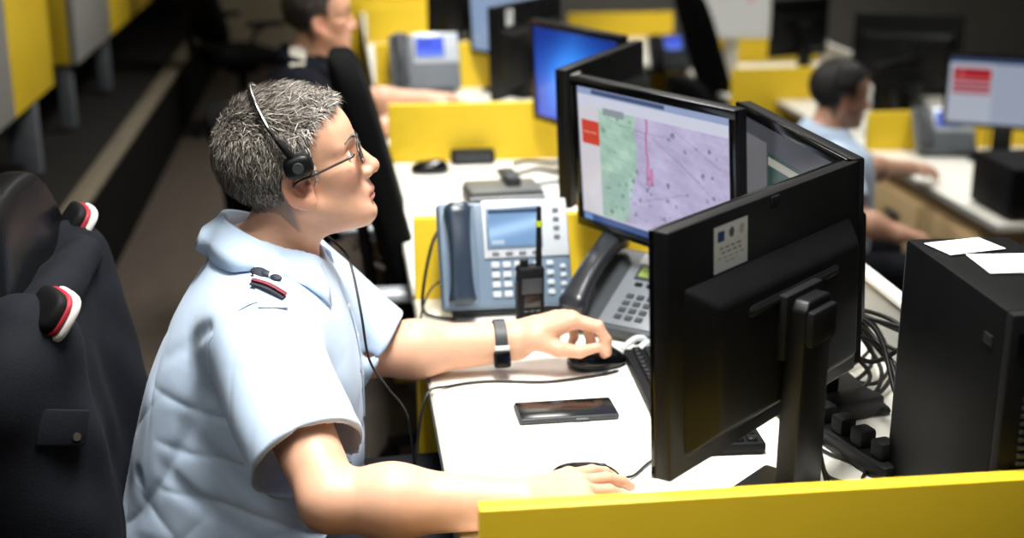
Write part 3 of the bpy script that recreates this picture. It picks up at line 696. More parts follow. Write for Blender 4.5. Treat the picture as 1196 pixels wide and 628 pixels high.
for (loc, rz, ry) in (((-.412, 1.868, 1.012), R_(-62), .5), ((-.452, 2.30, 1.025), R_(-70), .7)):
    l = tuple(np.array(loc) - np.array(JL))
    e = superell('shoulder_board', (.045, .030, .012), l, BLKM, t, .5, .6, 20, 10, rot=(R_(55), 0, rz))
    superell('red_edge', (.047, .033, .006), (0, 0, -.008), REDM, e, .5, .6, 20, 8); superell('white_edge', (.049, .037, .008), (0, 0, -.018), WHB, e, .5, .6, 20, 8)
pk = box('pocket_flap', (.075, .008, .05), tuple(np.array((-.395, 1.805, .86)) - np.array(JL)), UNI, t, .003, (R_(-8), R_(18), R_(38)))
cyl('button', .006, .006, .004, (.02, -.005, -.012), mat('dull_metal', '55585E', .3, metal=.8), pk, (PI / 2, 0, 0), 12)

# ================================================================== PEOPLE
def rotM(pitch, yaw=0.0, roll=0.0):
    """columns: head-frame x (forward), y (left), z (up) in world; pitch > 0 lifts the chin"""
    M = Matrix.Rotation(yaw, 3, 'Z') @ Matrix.Rotation(-pitch, 3, 'Y') @ Matrix.Rotation(roll, 3, 'X')
    return np.array(M)
def head_f(P):
    """P in head frame: eye level z=0, ear canal x=0"""
    yA = np.abs(P[:, 1]); Q = np.stack([P[:, 0], yA, P[:, 2]], 1)
    d = ell(P, (-.016, 0, .036), (.100, .0765, .084))
    d = smin(d, ell(P, (.038, 0, -.028), (.052, .058, .080)), .03)
    d = smin(d, ell(P, (.055, 0, .038), (.036, .056, .042)), .03)
    d = smin(d, cone(Q, (-.004, .056, -.052), (.066, .020, -.094), .016, .018), .03)
    d = smin(d, ell(P, (.071, 0, -.104), (.020, .024, .017)), .02)
    d = smin(d, cone(Q, (.078, .010, .018), (.064, .046, .017), .0115, .010), .014)
    d = smin(d, ell(Q, (.056, .044, -.024), (.024, .018, .019)), .02)
    d = smax(d, -ell(Q, (.090, .032, -.002), (.016, .017, .0125)), .012)
    d = smin(d, ell(Q, (.0705, .031, -.001), (.0135, .0145, .0125)), .002)
    d = smin(d, cone(Q, (.0735, .018, .0065), (.070, .044, .0035), .0045, .0035), .004)
    d = smin(d, cone(P, (.084, 0, .010), (.106, 0, -.033), .0075, .0105), .010)
    d = smin(d, ell(P, (.1045, 0, -.037), (.0125, .012, .0105)), .008)
    d = smin(d, ell(Q, (.094, .0125, -.041), (.012, .0075, .0085)), .006)
    d = smax(d, -ell(Q, (.101, .0065, -.0495), (.005, .003, .004)), .003)
    d = smin(d, ell(P, (.080, 0, -.066), (.017, .027, .017)), .014)
    d = smin(d, ell(P, (.0905, 0, -.0695), (.0085, .022, .0055)), .004)
    d = smin(d, ell(P, (.0885, 0, -.0810), (.0085, .020, .0062)), .004)
    d = smax(d, -cone(Q, (.101, 0, -.0752), (.084, .024, -.0765), .0013, .0012), .003)
    d = smax(d, -ell(P, (.0985, 0, -.0915), (.009, .022, .005)), .008)
    d = smin(d, ell(P, (.018, 0, -.090), (.048, .044, .026)), .03)
    # ears
    er = np.array(Matrix.Rotation(R_(-14), 3, 'Y') @ Matrix.Rotation(R_(-22), 3, 'Z'), F32)
    ec = V3((-.008, .0800, -.020)); pe = (Q - ec) @ er
    e = ell(pe, (0, 0, 0), (.0235, .0085, .0315)); e = smin(e, ell(pe, (.004, 0, -.024), (.012, .007, .012)), .006)
    e = smax(e, -ell(pe, (.005, .0105, .004), (.0150, .0105, .0215)), .003)
    e = smin(e, cone(pe, (.002, .000, -.012), (-.006, .001, .014), .0038, .003), .003)
    e = smin(e, ell(pe, (.0175, .003, -.004), (.0045, .005, .008)), .003)
    return smin(d, e, .006)
def hair_region(p, k=0.0):
    """>0 inside the hair area, head frame"""
    x, y, z = p[:, 0], np.abs(p[:, 1]), p[:, 2]
    ear = np.sqrt(((x + .004) / .030) ** 2 + ((z + .022) / .042) ** 2) - 1
    back = np.minimum(np.minimum(-.030 - x + np.clip(z + .01, 0, 1) * .9, z + .085), ear * .03)
    top = np.minimum(z - .066 - .30 * np.clip(x - .03, 0, 1), .074 + k - x - .45 * np.clip(y - .02, 0, 1))
    side = np.minimum(np.minimum(.024 - x - .25 * np.clip(z, -1, 0) * 0 + .10 * np.clip(z - .03, -.02, .0) , z + .012), np.minimum(.09 - z, ear * .03))
    return np.maximum(np.maximum(back, top), side)
def hand(wr, d, n, s, curls, spread=1.0, thumb=None, sc=1.0):
    """five finger chains from a hand frame: d pointing, n back of hand, s towards the thumb"""
    d, n, s = nrm(d), nrm(n), nrm(s); wr = np.array(wr, float); out = []
    mc = [(.090, .030), (.094, .010), (.088, -.011), (.078, -.030)]; L = [(.043, .026, .021), (.047, .029, .022), (.043, .027, .021), (.034, .021, .019)]
    for i in range(4):
        p = wr + sc * (d * mc[i][0] + s * mc[i][1]); ch = [p]; a = 0
        for j in range(3):
            a += R_(curls[i][j]); dr = d * math.cos(a) - n * math.sin(a) + s * (1.2 - i) * .10 * spread; p = p + sc * L[i][j] * nrm(dr); ch.append(p)
        out.append(ch)
    td = thumb or ((.75, .66, -.10), (.92, .35, -.2), (.97, .1, -.25)); p = wr + sc * (d * .022 + s * .026 - n * .006); ch = [p]
    for j, Ln in enumerate((.044, .034, .027)):
        v_ = td[j]; p = p + sc * Ln * nrm(d * v_[0] + s * v_[1] + n * v_[2]); ch.append(p)
    return dict(wr=wr, d=d, n=n, s=s, ch=out, th=ch, sc=sc)
def hand_f(P, H):
    sc = H['sc']; wr = H['wr']; d = cone(P, wr, wr + H['d'] * .03 * sc, .026 * sc, .024 * sc)
    for i, ch in enumerate(H['ch']):
        m_ = cone(P, wr + H['s'] * (.012 - .009 * i) * sc, ch[0], .021 * sc, .0135 * sc); d = smin(d, m_, .016 * sc)
    r = [(.0105, .0094, .0086, .0076), (.0106, .0096, .0088, .0077), (.0102, .0092, .0084, .0074), (.0092, .0082, .0075, .0066)]
    for i, ch in enumerate(H['ch']):
        f = None
        for j in range(3):
            c_ = cone(P, ch[j], ch[j + 1], r[i][j] * sc, r[i][j + 1] * sc); f = c_ if f is None else smin(f, c_, .003)
        d = smin(d, f, .006 * sc)
    th = H['th']; f = smin(cone(P, th[0], th[1], .016 * sc, .0125 * sc), smin(cone(P, th[1], th[2], .0125 * sc, .0105 * sc), cone(P, th[2], th[3], .0105 * sc, .0082 * sc), .004), .006)
    return smin(d, f, .014 * sc)
def hbox(H):
    A = np.array([H['wr']] + [p for c in H['ch'] for p in c] + H['th']); return A.min(0) - .03, A.max(0) + .03
def loft(P, S_, k=2.4):
    S_ = np.array(S_, float); z = P[:, 2]; I = lambda c: np.interp(z, S_[:, 0], S_[:, c]).astype(F32)
    xb, xf, yc, hw = I(1), I(2), I(3), I(4); cx = (xb + xf) / 2; rx = (xf - xb) / 2
    u = (np.abs(P[:, 0] - cx) / rx) ** k + (np.abs(P[:, 1] - yc) / hw) ** k
    d = (u ** (1 / k) - 1) * np.minimum(rx, hw)
    return np.maximum(d, np.maximum(S_[0, 0] - z, z - S_[-1, 0]))
def smooth_slices(S_, n=40):
    S_ = np.array(S_, float); z = np.linspace(S_[0, 0], S_[-1, 0], n); o = np.stack([z] + [np.interp(z, S_[:, 0], S_[:, c]) for c in range(1, 5)], 1)
    for _ in range(3): o[1:-1, 1:] = (o[:-2, 1:] + 2 * o[1:-1, 1:] + o[2:, 1:]) / 4
    return o
def plane(P, p, n): n = nrm(n); return (P - V3(p)) @ V3(n)
SKIN = mat('skin', 'E0A88C', .48, attr='tint', var=.04, vscale=60, sss=.12, bump=.04, bscale=500)
HAIRM = mat('hair', '555555', .6, attr='tint', var=.1, vscale=200)
def strands(n, HM, HO, region_k, length, cols, lift=.45, w_=.0011, seed=1, off=0.004):
    """short blades of hair on the scalp; returns verts, faces, colours"""
    r = np.random.RandomState(seed); V_, F_, K_ = [], [], []
    dirs = r.normal(size=(n * 3, 3)); dirs /= np.linalg.norm(dirs, axis=1)[:, None]
    c0 = np.array((-.012, 0, .034)); rad = np.array((.097, .0755, .082))
    p = c0 + dirs * rad
    for _ in range(4):
        d0 = head_f(p.astype(F32)); p = p - dirs * d0[:, None]
    k = (hair_region(p, region_k) > r.uniform(-.004, .006, len(p))); p = p[k][:n]; nn = dirs[k][:n]
    tb = np.clip((p[:, 2] - .045 + p[:, 0] * .35) / .05, 0, 1)
    flow = np.stack([-.25 + 1.05 * tb, np.sign(p[:, 1]) * .05 + .25 * np.sin(p[:, 0] * 90) * tb, -.9 + 1.15 * tb], 1)
    flow = flow + r.normal(size=flow.shape) * .35; flow -= nn * (flow * nn).sum(1)[:, None]; flow /= np.linalg.norm(flow, axis=1)[:, None] + 1e-6
    L = length * r.uniform(.6, 1.25, len(p)) * (.9 + .5 * tb) * np.where(p[:, 2] < -.04, .55, 1)
    side = np.cross(nn, flow)
    lf = lift * r.uniform(.5, 1.3, len(p))[:, None]
    a = p + nn * off * .6; b = p + nn * off + (flow * .55 + nn * lf) * L[:, None] * .6; c = p + nn * off + (flow * 1.0 + nn * lf * .8) * L[:, None]
    ci = r.rand(len(p)); hc = np.where((ci < .42)[:, None], lincol(cols[0]), np.where((ci < .75)[:, None], lincol(cols[1]), lincol(cols[2])))
    for i in range(len(p)):
        s = side[i] * w_; o = len(V_); V_ += [a[i] - s, a[i] + s, b[i] + s * .8, b[i] - s * .8, c[i]]; F_ += [(o, o + 1, o + 2, o + 3), (o + 3, o + 2, o + 4)]; K_ += [hc[i]] * 5
    V_ = np.array(V_) @ HM.T + HO
    return V_, F_, np.array(K_)
def person(sp):
    HM, HO = rotM(sp['pitch'], sp.get('yaw', 0)), np.array(sp['head'], float); hs = sp.get('hscale', 1.0)
    base = sp['base']; T = smooth_slices(sp['torso']); h = sp['h']
    Tb = T.copy(); Tb[:, 1] += .02; Tb[:, 2] -= .02; Tb[:, 4] -= .02
    toH = lambda P: ((P - V3(HO)) @ np.asarray(HM, F32)) / hs
    frH = lambda p: HM @ (np.array(p) * hs) + HO
    sh, el, wr, H = sp['sh'], sp['el'], sp['wr'], sp['hands']; ra = sp.get('arm_r', (.05, .045, .05, .031))
    nk0, nk1 = frH((-.022, 0, -.045)), np.array(sp['neck'])
    hb = np.array([frH((sx * .15, sy * .12, sz * .15)) for sx in (-1, 1) for sy in (-1, 1) for sz in (-1, 1)])
    def body(P):
        d = local(P, lambda Q: loft(Q, Tb), (Tb[:, 1].min(), (Tb[:, 3] - Tb[:, 4]).min(), Tb[0, 0]), (Tb[:, 2].max(), (Tb[:, 3] + Tb[:, 4]).max(), Tb[-1, 0]), .08)
        d = smin(d, cone(P, nk0, nk1, .056 * hs, .062 * hs), .03)
        hd = local(P, lambda Q: head_f(toH(Q)) * hs, hb.min(0) + .03, hb.max(0) - .03, .06); d = smin(d, hd, .022)
        for i in range(2):
            d = smin(d, cone(P, sh[i], el[i], ra[0] + .008, ra[1]), .03)
            mid = np.array(el[i]) * .68 + np.array(wr[i]) * .32
            a = smin(cone(P, el[i], mid, ra[1], ra[2]), cone(P, mid, wr[i], ra[2], ra[3]), .03); d = smin(d, a, .02)
            lo_, hi_ = hbox(H[i]); d = smin(d, local(P, lambda Q, i=i: hand_f(Q, H[i]), lo_, hi_, .05), .012)
        return d
    A = np.array([sh[0], sh[1], el[0], el[1], wr[0], wr[1], *hb, *hbox(H[0]), *hbox(H[1]), (Tb[:, 1].min(), (Tb[:, 3] - Tb[:, 4]).min(), Tb[0, 0]), (Tb[:, 2].max(), (Tb[:, 3] + Tb[:, 4]).max(), Tb[-1, 0])])
    v, q = surf(body, A.min(0) - .07, A.max(0) + .05, h)
    # skin colour: lips, ears, nose, cheeks a little redder
    p = toH(v.astype(F32)); col = np.tile(lincol(sp['skin']), (len(v), 1)); yA = np.abs(p[:, 1]); Q = np.stack([p[:, 0], yA, p[:, 2]], 1)
    def blend(dist, w_, c, k=1.0):
        f = (np.clip(1 - dist / w_, 0, 1) * k)[:, None]; return col * (1 - f) + lincol(c) * f
    red = sp.get('flush', 'CF7F6B')
    col = blend(np.linalg.norm(p - V3((.108, 0, -.036)), axis=1), .024, red, .55)
    col = blend(np.linalg.norm(Q - V3((-.004, .083, -.02)), axis=1), .042, red, .6)
    col = blend(np.linalg.norm(Q - V3((.066, .045, -.035)), axis=1), .036, red, .4)
    col = blend(np.maximum(ell(p, (.0935, 0, -.0755), (.012, .024, .0125)), 0), .004, 'B5685C', .75)
    ew = ell(Q, (.0735, .031, -.0005), (.013, .0125, .0062)); col = np.where((ew < .0)[:, None], lincol('E6E2DC'), col)
    ei = np.linalg.norm(Q - V3((.0845, .0318, -.0005)), axis=1); col = np.where(((ei < .0062) & (ew < .001))[:, None], lincol('2B3236'), col)
    sv = np.clip((hair_region(p) + .006) / .008, 0, 1)[:, None] * (np.abs(head_f(p)) < .02)[:, None]
    col = col * (1 - .75 * sv) + lincol(sp['hair'][1]) * .75 * sv
    for HH in H:
        for ch in HH['ch'] + [HH['th']]:
            tip = ch[-1] + HH['n'] * .006 - nrm(ch[-1] - ch[-2]) * .002; f = (np.clip(1.6 - np.linalg.norm(v - tip, axis=1) / .0065, 0, 1) * .6)[:, None]; col = col * (1 - f) + lincol('EBC4B4') * f
    if sp.get('stubble'):
        sb = np.clip(1 - np.abs(ell(p, (.05, 0, -.085), (.06, .062, .045))) / .02, 0, 1)[:, None] * sp['stubble']; col = col * (1 - sb) + lincol('9A8074') * sb
    me = np_mesh('person_body', v, q, col, base)
    o = fin('person', me, SKIN, None, True, base, angle=180); tag(o, sp['label'], 'person')
    # hair: a close cap that follows the skull plus many short blades
    capL = sp.get('cap', .009)
    def cap(P):
        p = toH(P); d = head_f(p) - capL - wob(p, 120, 8) * .0022 - .006 * np.clip((p[:, 2] - .07) * 20, 0, 1) * np.clip(p[:, 0] * 12 + .4, 0, 1)
        return smax(d, -hair_region(p) * .8, .006) * hs
    def cap2(P):
        p = toH(P); return np.maximum(cap(P), -(head_f(p) + .004) * hs)
    hv, hq = surf(cap2, hb.min(0) - .02, hb.max(0) + .03, max(h, .004))
    pc = toH(hv.astype(F32)); nz = wob(pc, 900, 3) * .7 + wob(pc, 500, 2) * .5; c3 = [lincol(c) for c in sp['hair']]
    hc = np.where((nz < .0)[:, None], c3[0], c3[0] * .4 + c3[1] * .6)
    if sp.get('nhair'):
        sv_, sf_, sk_ = strands(sp['nhair'], HM * hs, HO, .0, sp.get('hlen', .02), sp['hair'], off=capL)
        nv0 = len(hv); fs = hq.tolist() + [tuple(i + nv0 for i in f) for f in sf_]; vv = np.concatenate([hv, sv_]); cc = np.concatenate([hc, sk_])
    else: fs, vv, cc = hq.tolist(), hv, hc
    me = bpy.data.meshes.new('hair'); me.from_pydata((vv - np.array(base)).tolist(), [], fs); a = me.color_attributes.new('tint', 'FLOAT_COLOR', 'POINT')
    r4 = np.ones((len(vv), 4), F32); r4[:, :3] = cc; a.data.foreach_set('color', r4.ravel()); fin('hair', me, HAIRM, o, angle=180)
    for sy in (-1, 1):
        bp_ = np.array([(.0885, sy * .012, .0205), (.0835, sy * .030, .0260), (.0735, sy * .049, .0205)])
        for _ in range(8): bp_[:, 0] -= head_f(bp_.astype(F32)) + .0004
        pts = [tuple(frH(x) - np.array(base)) for x in bp_]
        fin('eyebrow', tube_mesh(pts, lambda s: .0032 * (1 - .5 * s), 6), mat('brow_' + sp['hair'][1], sp['hair'][1], .8), o)
    # shirt
    sl = sp['sleeves']; col0 = sp['shirt_mat']
    def shirt(P):
        d = local(P, lambda Q: loft(Q, T), (T[:, 1].min(), (T[:, 3] - T[:, 4]).min(), T[0, 0]), (T[:, 2].max(), (T[:, 3] + T[:, 4]).max(), T[-1, 0]), .1)
        for i in range(2):
            d = smin(d, cone(P, np.array(sh[i]) + V3(sp.get('sh_off', (0, 0, .0))), np.array(sp['neck']) + V3((0, 0, -.045)), .060, .044), .05)
        for i in range(2):
            a, b, r1, r2, nn = sl[i]; s = cone(P, a, np.array(b) + (np.array(b) - np.array(a)) * .3, r1, r2)
            s = smax(s, plane(P, b, nn), .004)
            inner = cone(P, np.array(a) * .35 + np.array(b) * .65, np.array(b) + (np.array(b) - np.array(a)) * .4, r2 - .020, r2 - .0045); s = smax(s, -inner, .002)
            d = smin(d, s, sp.get('sleeve_k', .035))
        for (a, b, wd, am) in sp.get('folds', ()): d = d + am * np.exp(-(segd(P, a, b) / wd) ** 2)
        d = d + wob(P, 30, 12) * .0022
        if sp.get('creases'):
            for (kx, ky, kz, z1, am, sd) in sp['creases']:
                u = P @ V3((kx, ky, kz)) + 1.6 * wob(P, 9, sd) + .5 * wob(P, 24, sd + 1); g = (1 - np.abs(np.sin(u))) ** 3
                msk = np.clip((z1 - P[:, 2]) / .10, 0, 1) * np.clip(.5 + wob(P, 13, sd + 2) * 1.2, 0, 1); d = d + am * g * msk
        d = smax(d, -cone(P, nk0, np.array(sp['neck']) + V3((0, 0, -.05)), .068, .066), .006)
        return d
    SA = np.array([(T[:, 1].min(), (T[:, 3] - T[:, 4]).min(), T[0, 0]), (T[:, 2].max(), (T[:, 3] + T[:, 4]).max(), T[-1, 0]), *[s[0] for s in sl], *[s[1] for s in sl], sh[0], sh[1]])
    sv_, sq_ = surf(shirt, SA.min(0) - .12, SA.max(0) + .11, sp['hs_shirt'])
    so = fin('shirt', np_mesh('shirt', sv_, sq_, None, base), col0, o, angle=180); tag(so, sp['shirt_label'])
    # trousers, shoes
    tr = sp['legs']
    def trous(P):
        d = rbox(P, tr['pelvis'], (.17, .165, .10), .09)
        for (hp, kn, an) in tr['legs']: d = smin(d, smin(cone(P, hp, kn, .095, .07), cone(P, kn, an, .068, .058), .03), .05)
        return d + wob(P, 26, 3) * .003
    LA = np.array([tr['pelvis']] + [x for l in tr['legs'] for x in l]); tv, tq = surf(trous, LA.min(0) - .24, LA.max(0) + .22, .011)
    fin('trousers', np_mesh('trousers', tv, tq, None, base), UNI, o, angle=180)
    for (hp, kn, an) in tr['legs']:
        superell('shoe', (.14, .048, .045), tuple(np.array(an) + np.array((.07, 0, -.035 - .0)) - np.array(base)), BLKG, o, .6, .6)
    return o, so, frH, HM
def collar(so, base, c, rx, ry, tiltx, band, leaf, m, flare=.03, gap=.75, name='collar', SNf=None):
    """shirt collar: a stand ring round the neck and a leaf folded outwards that lies on the shirt, open at the front (+x)"""
    n = 56; vs, fs = [], []; c = np.array(c)
    for i in range(n + 1):
        e = 2 * i / n - 1; sg = np.sign(e) if e else 0; a = gap + (2 * PI - 2 * gap) * i / n; e = abs(e)
        a2 = a - sg * .22 * e ** 5
        ring = lambda k, dz, a=a: c + np.array([(rx + k) * math.cos(a), (ry + k) * math.sin(a), -tiltx * math.cos(a) + dz])
        E_ = flare + .022 * e ** 6
        edge = ring(.012 + E_, -leaf - .012 * e ** 6, a2); q, nn = SNf(edge, .0045)
        edge = np.array([edge[0], edge[1], max(edge[2], q[2])]) if np.linalg.norm(q - edge) > .02 else q
        outer = ring(.010, -.006); mid = (outer + edge) / 2 + np.array([math.cos(a), math.sin(a), .6]) * .006
        qm, nm = SNf(mid, .004)
        if (mid - qm) @ nm < 0: mid = qm
        vs += [ring(-.006, -band), ring(-.004, 0), ring(.003, .003), outer, mid, edge]
    k = 6
    for i in range(n):
        for j in range(k - 1): fs.append((i * k + j, (i + 1) * k + j, (i + 1) * k + j + 1, i * k + j + 1))
    me = bpy.data.meshes.new(name); me.from_pydata([tuple(v - np.array(base)) for v in vs], [], fs)
    o = fin(name, me, m, so, angle=70); md = o.modifiers.new('thickness', 'SOLIDIFY'); md.thickness = .0024; md.offset = 0
    return o
from mathutils.bvhtree import BVHTree
def near_on(obj):
    me = obj.data; off = np.array(obj.parent.location)
    bt = BVHTree.FromPolygons([tuple(np.array(v.co) + off) for v in me.vertices], [tuple(p.vertices) for p in me.polygons])
    def f(p, lift=.001):
        q, n, i, d = bt.find_nearest(Vector(p)); return np.array(q + n * lift), np.array(n)
    return f

# ---------------- the man with the headset
SHIRT = mat('light_blue_shirt_cloth', 'C6DBF3', .8, var=.03, vscale=12, bump=.12, bscale=900, sheen=.15)
LH = hand((.298, 2.268, .79), (.93, .0, .36), (-.30, .08, .95), (.10, -.98, .16), [(34, 42, 30), (38, 45, 30), (44, 48, 32), (48, 50, 32)], thumb=((.70, .30, -.62), (.93, .05, -.50), (.98, -.15, -.18)), sc=1.07)
RH = hand((.228, 1.675, .772), (.93, .36, .02), (.02, -.12, .99), (-.36, .92, .12), [(8, 16, 14), (8, 16, 14), (12, 20, 16), (18, 24, 18)], thumb=((.75, .60, -.25), (.95, .25, -.2), (1, 0, -.1)))
MB_ = (-.18, 2.12, 0)
main = dict(
    label='man in glasses and a headset in a light blue short-sleeved shirt, leaning to the desk', base=MB_, h=.0029, hs_shirt=.0045,
    head=(-.065, 2.122, 1.148), pitch=R_(17), yaw=0, hscale=1.0, neck=(-.118, 2.125, .985),
    torso=[(.42, -.42, .01, 2.12, .185), (.54, -.40, .015, 2.12, .185), (.62, -.372, .02, 2.12, .18), (.72, -.348, .022, 2.12, .18), (.80, -.326, .022, 2.125, .185), (.88, -.292, .015, 2.125, .185), (.95, -.25, -.005, 2.125, .165), (1.0, -.215, -.03, 2.125, .11), (1.045, -.195, -.045, 2.125, .065)],
    sh=[(-.135, 1.975, .935), (-.125, 2.315, .945)], el=[(-.032, 1.705, .776), (.03, 2.262, .778)], wr=[(.228, 1.675, .769), (.292, 2.268, .785)], hands=[RH, LH],
    arm_r=(.047, .041, .047, .033), skin='DCAA8C', flush='D0806C', hair=('46403A', '7C746B', 'B3ACA2'), nhair=26000, hlen=.017, cap=.007, stubble=.18,
    shirt_mat=SHIRT, shirt_label='light blue short-sleeved uniform shirt',
    sleeves=[((-.135, 1.965, .925), (-.060, 1.785, .800), .082, .090, (.36, -.80, -.48)), ((-.10, 2.30, .925), (.058, 2.262, .782), .080, .072, (.85, -.1, -.50))],
    creases=[(9, 6, 34, .90, .0055, 21), (-22, 4, 26, .84, .0028, 31), (26, 10, 12, .97, .0030, 41), (14, -30, 16, 1.0, .0022, 51)],
    folds=[((-.24, 1.93, .90), (-.17, 1.85, .74), .014, .012), ((-.27, 1.95, .80), (-.10, 1.93, .62), .016, .010), ((-.30, 1.96, .72), (-.12, 1.93, .56), .014, .009), ((-.22, 1.95, .84), (-.31, 2.0, .62), .014, .007),
           ((-.06, 1.86, .93), (-.10, 1.83, .86), .010, .005), ((-.16, 1.88, .97), (-.10, 1.83, .93), .012, .004), ((.0, 2.0, .90), (-.03, 1.95, .80), .012, .007), ((-.20, 1.93, .95), (-.29, 2.02, .88), .014, .006),
           ((-.33, 2.02, .68), (-.15, 1.94, .52), .012, .008), ((.01, 2.16, .93), (.03, 2.2, .80), .012, .006), ((-.13, 1.84, .89), (-.06, 1.80, .86), .009, .005), ((-.12, 1.80, .84), (-.03, 1.79, .85), .009, -.004)],
    legs=dict(pelvis=(-.22, 2.12, .50), legs=[((-.2, 2.04, .50), (.20, 1.98, .50), (.16, 1.97, .09)), ((-.2, 2.20, .50), (.20, 2.27, .50), (.18, 2.28, .09))]))
mo, mso, mfr, MHM = person(main)
collar(mso, MB_, (-.106, 2.124, 1.034), .082, .071, .038, .045, .046, SHIRT, .034, .72, SNf=near_on(mso))
nb_ = np.array(MB_)
# shoulder strap with a dark red rank slide, emblem on the collar
def strip(name, pts, wd, th, m, parent, nvec, base):
    """a thin band following pts, its face towards nvec"""
    Q = catmull(pts, 6); vs, fs = [], []
    for i, p in enumerate(Q):
        t_ = nrm(Q[min(i + 1, len(Q) - 1)] - Q[max(i - 1, 0)]); n_ = nrm(np.array(nvec) - t_ * (np.array(nvec) @ t_)); s_ = np.cross(t_, n_)
        for (a, b) in ((-.5, 0), (.5, 0), (.5, 1), (-.5, 1)): vs.append(tuple(p + s_ * wd * a + n_ * th * b - np.array(base)))
    for i in range(len(Q) - 1):
        for j in range(4): fs.append((i * 4 + j, i * 4 + (j + 1) % 4, (i + 1) * 4 + (j + 1) % 4, (i + 1) * 4 + j))
    fs += [(3, 2, 1, 0), tuple((len(Q) - 1) * 4 + j for j in range(4))]
    me = bpy.data.meshes.new(name); me.from_pydata(vs, [], fs); bm = bmesh.new(); bm.from_mesh(me); bmesh.ops.recalc_face_normals(bm, faces=bm.faces); bm.to_mesh(me); bm.free()
    return fin(name, me, m, parent)
SN = near_on(mso)
def surf_strip(name, pts, wd, th, m, parent, base, lift=.0015):
    Q = [SN(p, lift) for p in pts]; return strip(name, [q for q, _ in Q], wd, th, m, parent, np.mean([n for _, n in Q], 0), base)
ep = surf_strip('shoulder_strap', [(-.112, 2.035, 1.03), (-.113, 1.99, 1.02), (-.112, 1.95, 1.005), (-.108, 1.915, .98)], .044, .0015, SHIRT, mso, MB_, .0008)
RANK = mat('dark_maroon_braid', '3A1420', .6); NAVYB = mat('navy_braid', '1A1E2C', .6)
def cross_bar(name, y, wd, m, lift, parent, x0=-.137, x1=-.087, z=1.0): return surf_strip(name, [(x0, y + .012, z + .012), ((x0 + x1) / 2, y, z + .012), (x1, y - .008, z)], wd, .003, m, parent, MB_, lift)
cross_bar('rank_slide', 1.938, .017, NAVYB, .0050, mso); cross_bar('rank_stripe', 1.938, .006, mat('maroon_stripe', '7A2334', .6), .0085, mso)
for k, (dx, dy, r) in enumerate(((-.128, 1.992, .009), (-.117, 1.987, .006), (-.106, 1.983, .005), (-.097, 1.975, .006))):
    q, n = SN((dx, dy, 1.03), .006); superell('emblem', (r * 1.7, r * 1.1, .003), tuple(q - nb_), NAVYB if k != 2 else SILV, mso, 1, 1, 12, 8, rot=(R_(25), R_(10), R_(-30)))
# placket seam and buttons down the front
for k, zz in enumerate((.95, .88, .81)):
    q, n = SN((.1, 2.10, zz), .001); superell('button', (.003, .0055, .0055), tuple(q - nb_), WHITE, mso, 1, 1, 12, 8)
surf_strip('placket', [(.06, 2.118, .985), (.08, 2.112, .93), (.09, 2.11, .87), (.09, 2.11, .80), (.09, 2.11, .72)], .03, .0015, SHIRT, mso, MB_, .0008)
surf_strip('sleeve_seam', [(-.10, 1.93, 1.0), (-.15, 1.915, .985), (-.20, 1.915, .94), (-.225, 1.915, .88)], .006, .0015, SHIRT, mso, MB_, .0005)
# sleeve hem
PT = main['pitch']; HO = main['head']
# glasses
t = thing('eyeglasses', 'thin metal eyeglasses worn by the man with the headset', 'glasses', HO); t.rotation_euler = (0, -PT, 0)
GM = mat('gunmetal', '4A4744', .3, metal=.8, var=.03); GL = mat('lens_glass', 'F4F8FA', .03, trans=1.0, var=.0)
for sy in (-1, 1):
    ring = [(.098 - .10 * (abs(.033 + .024 * math.cos(a)) ** 2) * 3, sy * (.033 + .0245 * math.cos(a)), -.003 + .0165 * math.sin(a)) for a in np.linspace(0, 2 * PI, 25)]
    tube('lens_rim', ring, .0017, GM, t, 6, 2)
    n = 20; vs = [(.0955, sy * .033, -.003)] + [tuple(ring[i]) for i in range(24)]; me = bpy.data.meshes.new('lens'); me.from_pydata(vs, [], [(0, 1 + i, 1 + (i + 1) % 24) for i in range(24)])
    lo_ = fin('lens', me, GL, t); md = lo_.modifiers.new('thickness', 'SOLIDIFY'); md.thickness = .0012
    tube('temple', [(.0885, sy * .0575, .002), (.083, sy * .0665, .001), (.05, sy * .074, -.002), (.02, sy * .080, -.005), (-.004, sy * .084, -.006), (-.018, sy * .083, -.018)], .0021, GM, t, 8)
    tube('nose_pad', [(.096, sy * .010, -.004), (.092, sy * .0115, -.010)], .002, WHITE, t, 6)
tube('bridge', [(.0975, -.0095, .002), (.1005, 0, .0055), (.0975, .0095, .002)], .0014, GM, t, 6)
# headset
t = thing('headset', 'black headset with a thin metal band worn on the grey hair', 'headset', HO); t.rotation_euler = (0, -PT, 0)
for sy in (-1, 1):
    e = superell('earpiece', (.022, .0105, .0175), (.006, sy * .0955, .018), BLK, t, .7, .8, 24, 14); superell('ear_cushion', (.023, .007, .019), (0, sy * -.009, 0), BLKM, e, .7, .8, 20, 10)
    cyl('speaker_disc', .009, .008, .004, (0, sy * .0105, 0), DGREY, e, (PI / 2, 0, 0), 18)
    tube('slider', [(.004, sy * .0955, .030), (-.004, sy * .0965, .050), (-.010, sy * .0945, .066)], lambda s: .0062 - .002 * s, BLK, t, 8)
tube('headband', [(-.010, -.0945, .062), (-.017, -.088, .088), (-.024, -.066, .118), (-.028, -.035, .137), (-.029, 0, .143), (-.028, .035, .137), (-.024, .066, .118), (-.017, .088, .088), (-.010, .0945, .062)], .0032, CHROME, t, 8)
Rt = rotM(PT).T
HL = lambda pts: [tuple(Rt @ (np.array(p) - np.array(HO))) for p in pts]
CORD_ = CORD
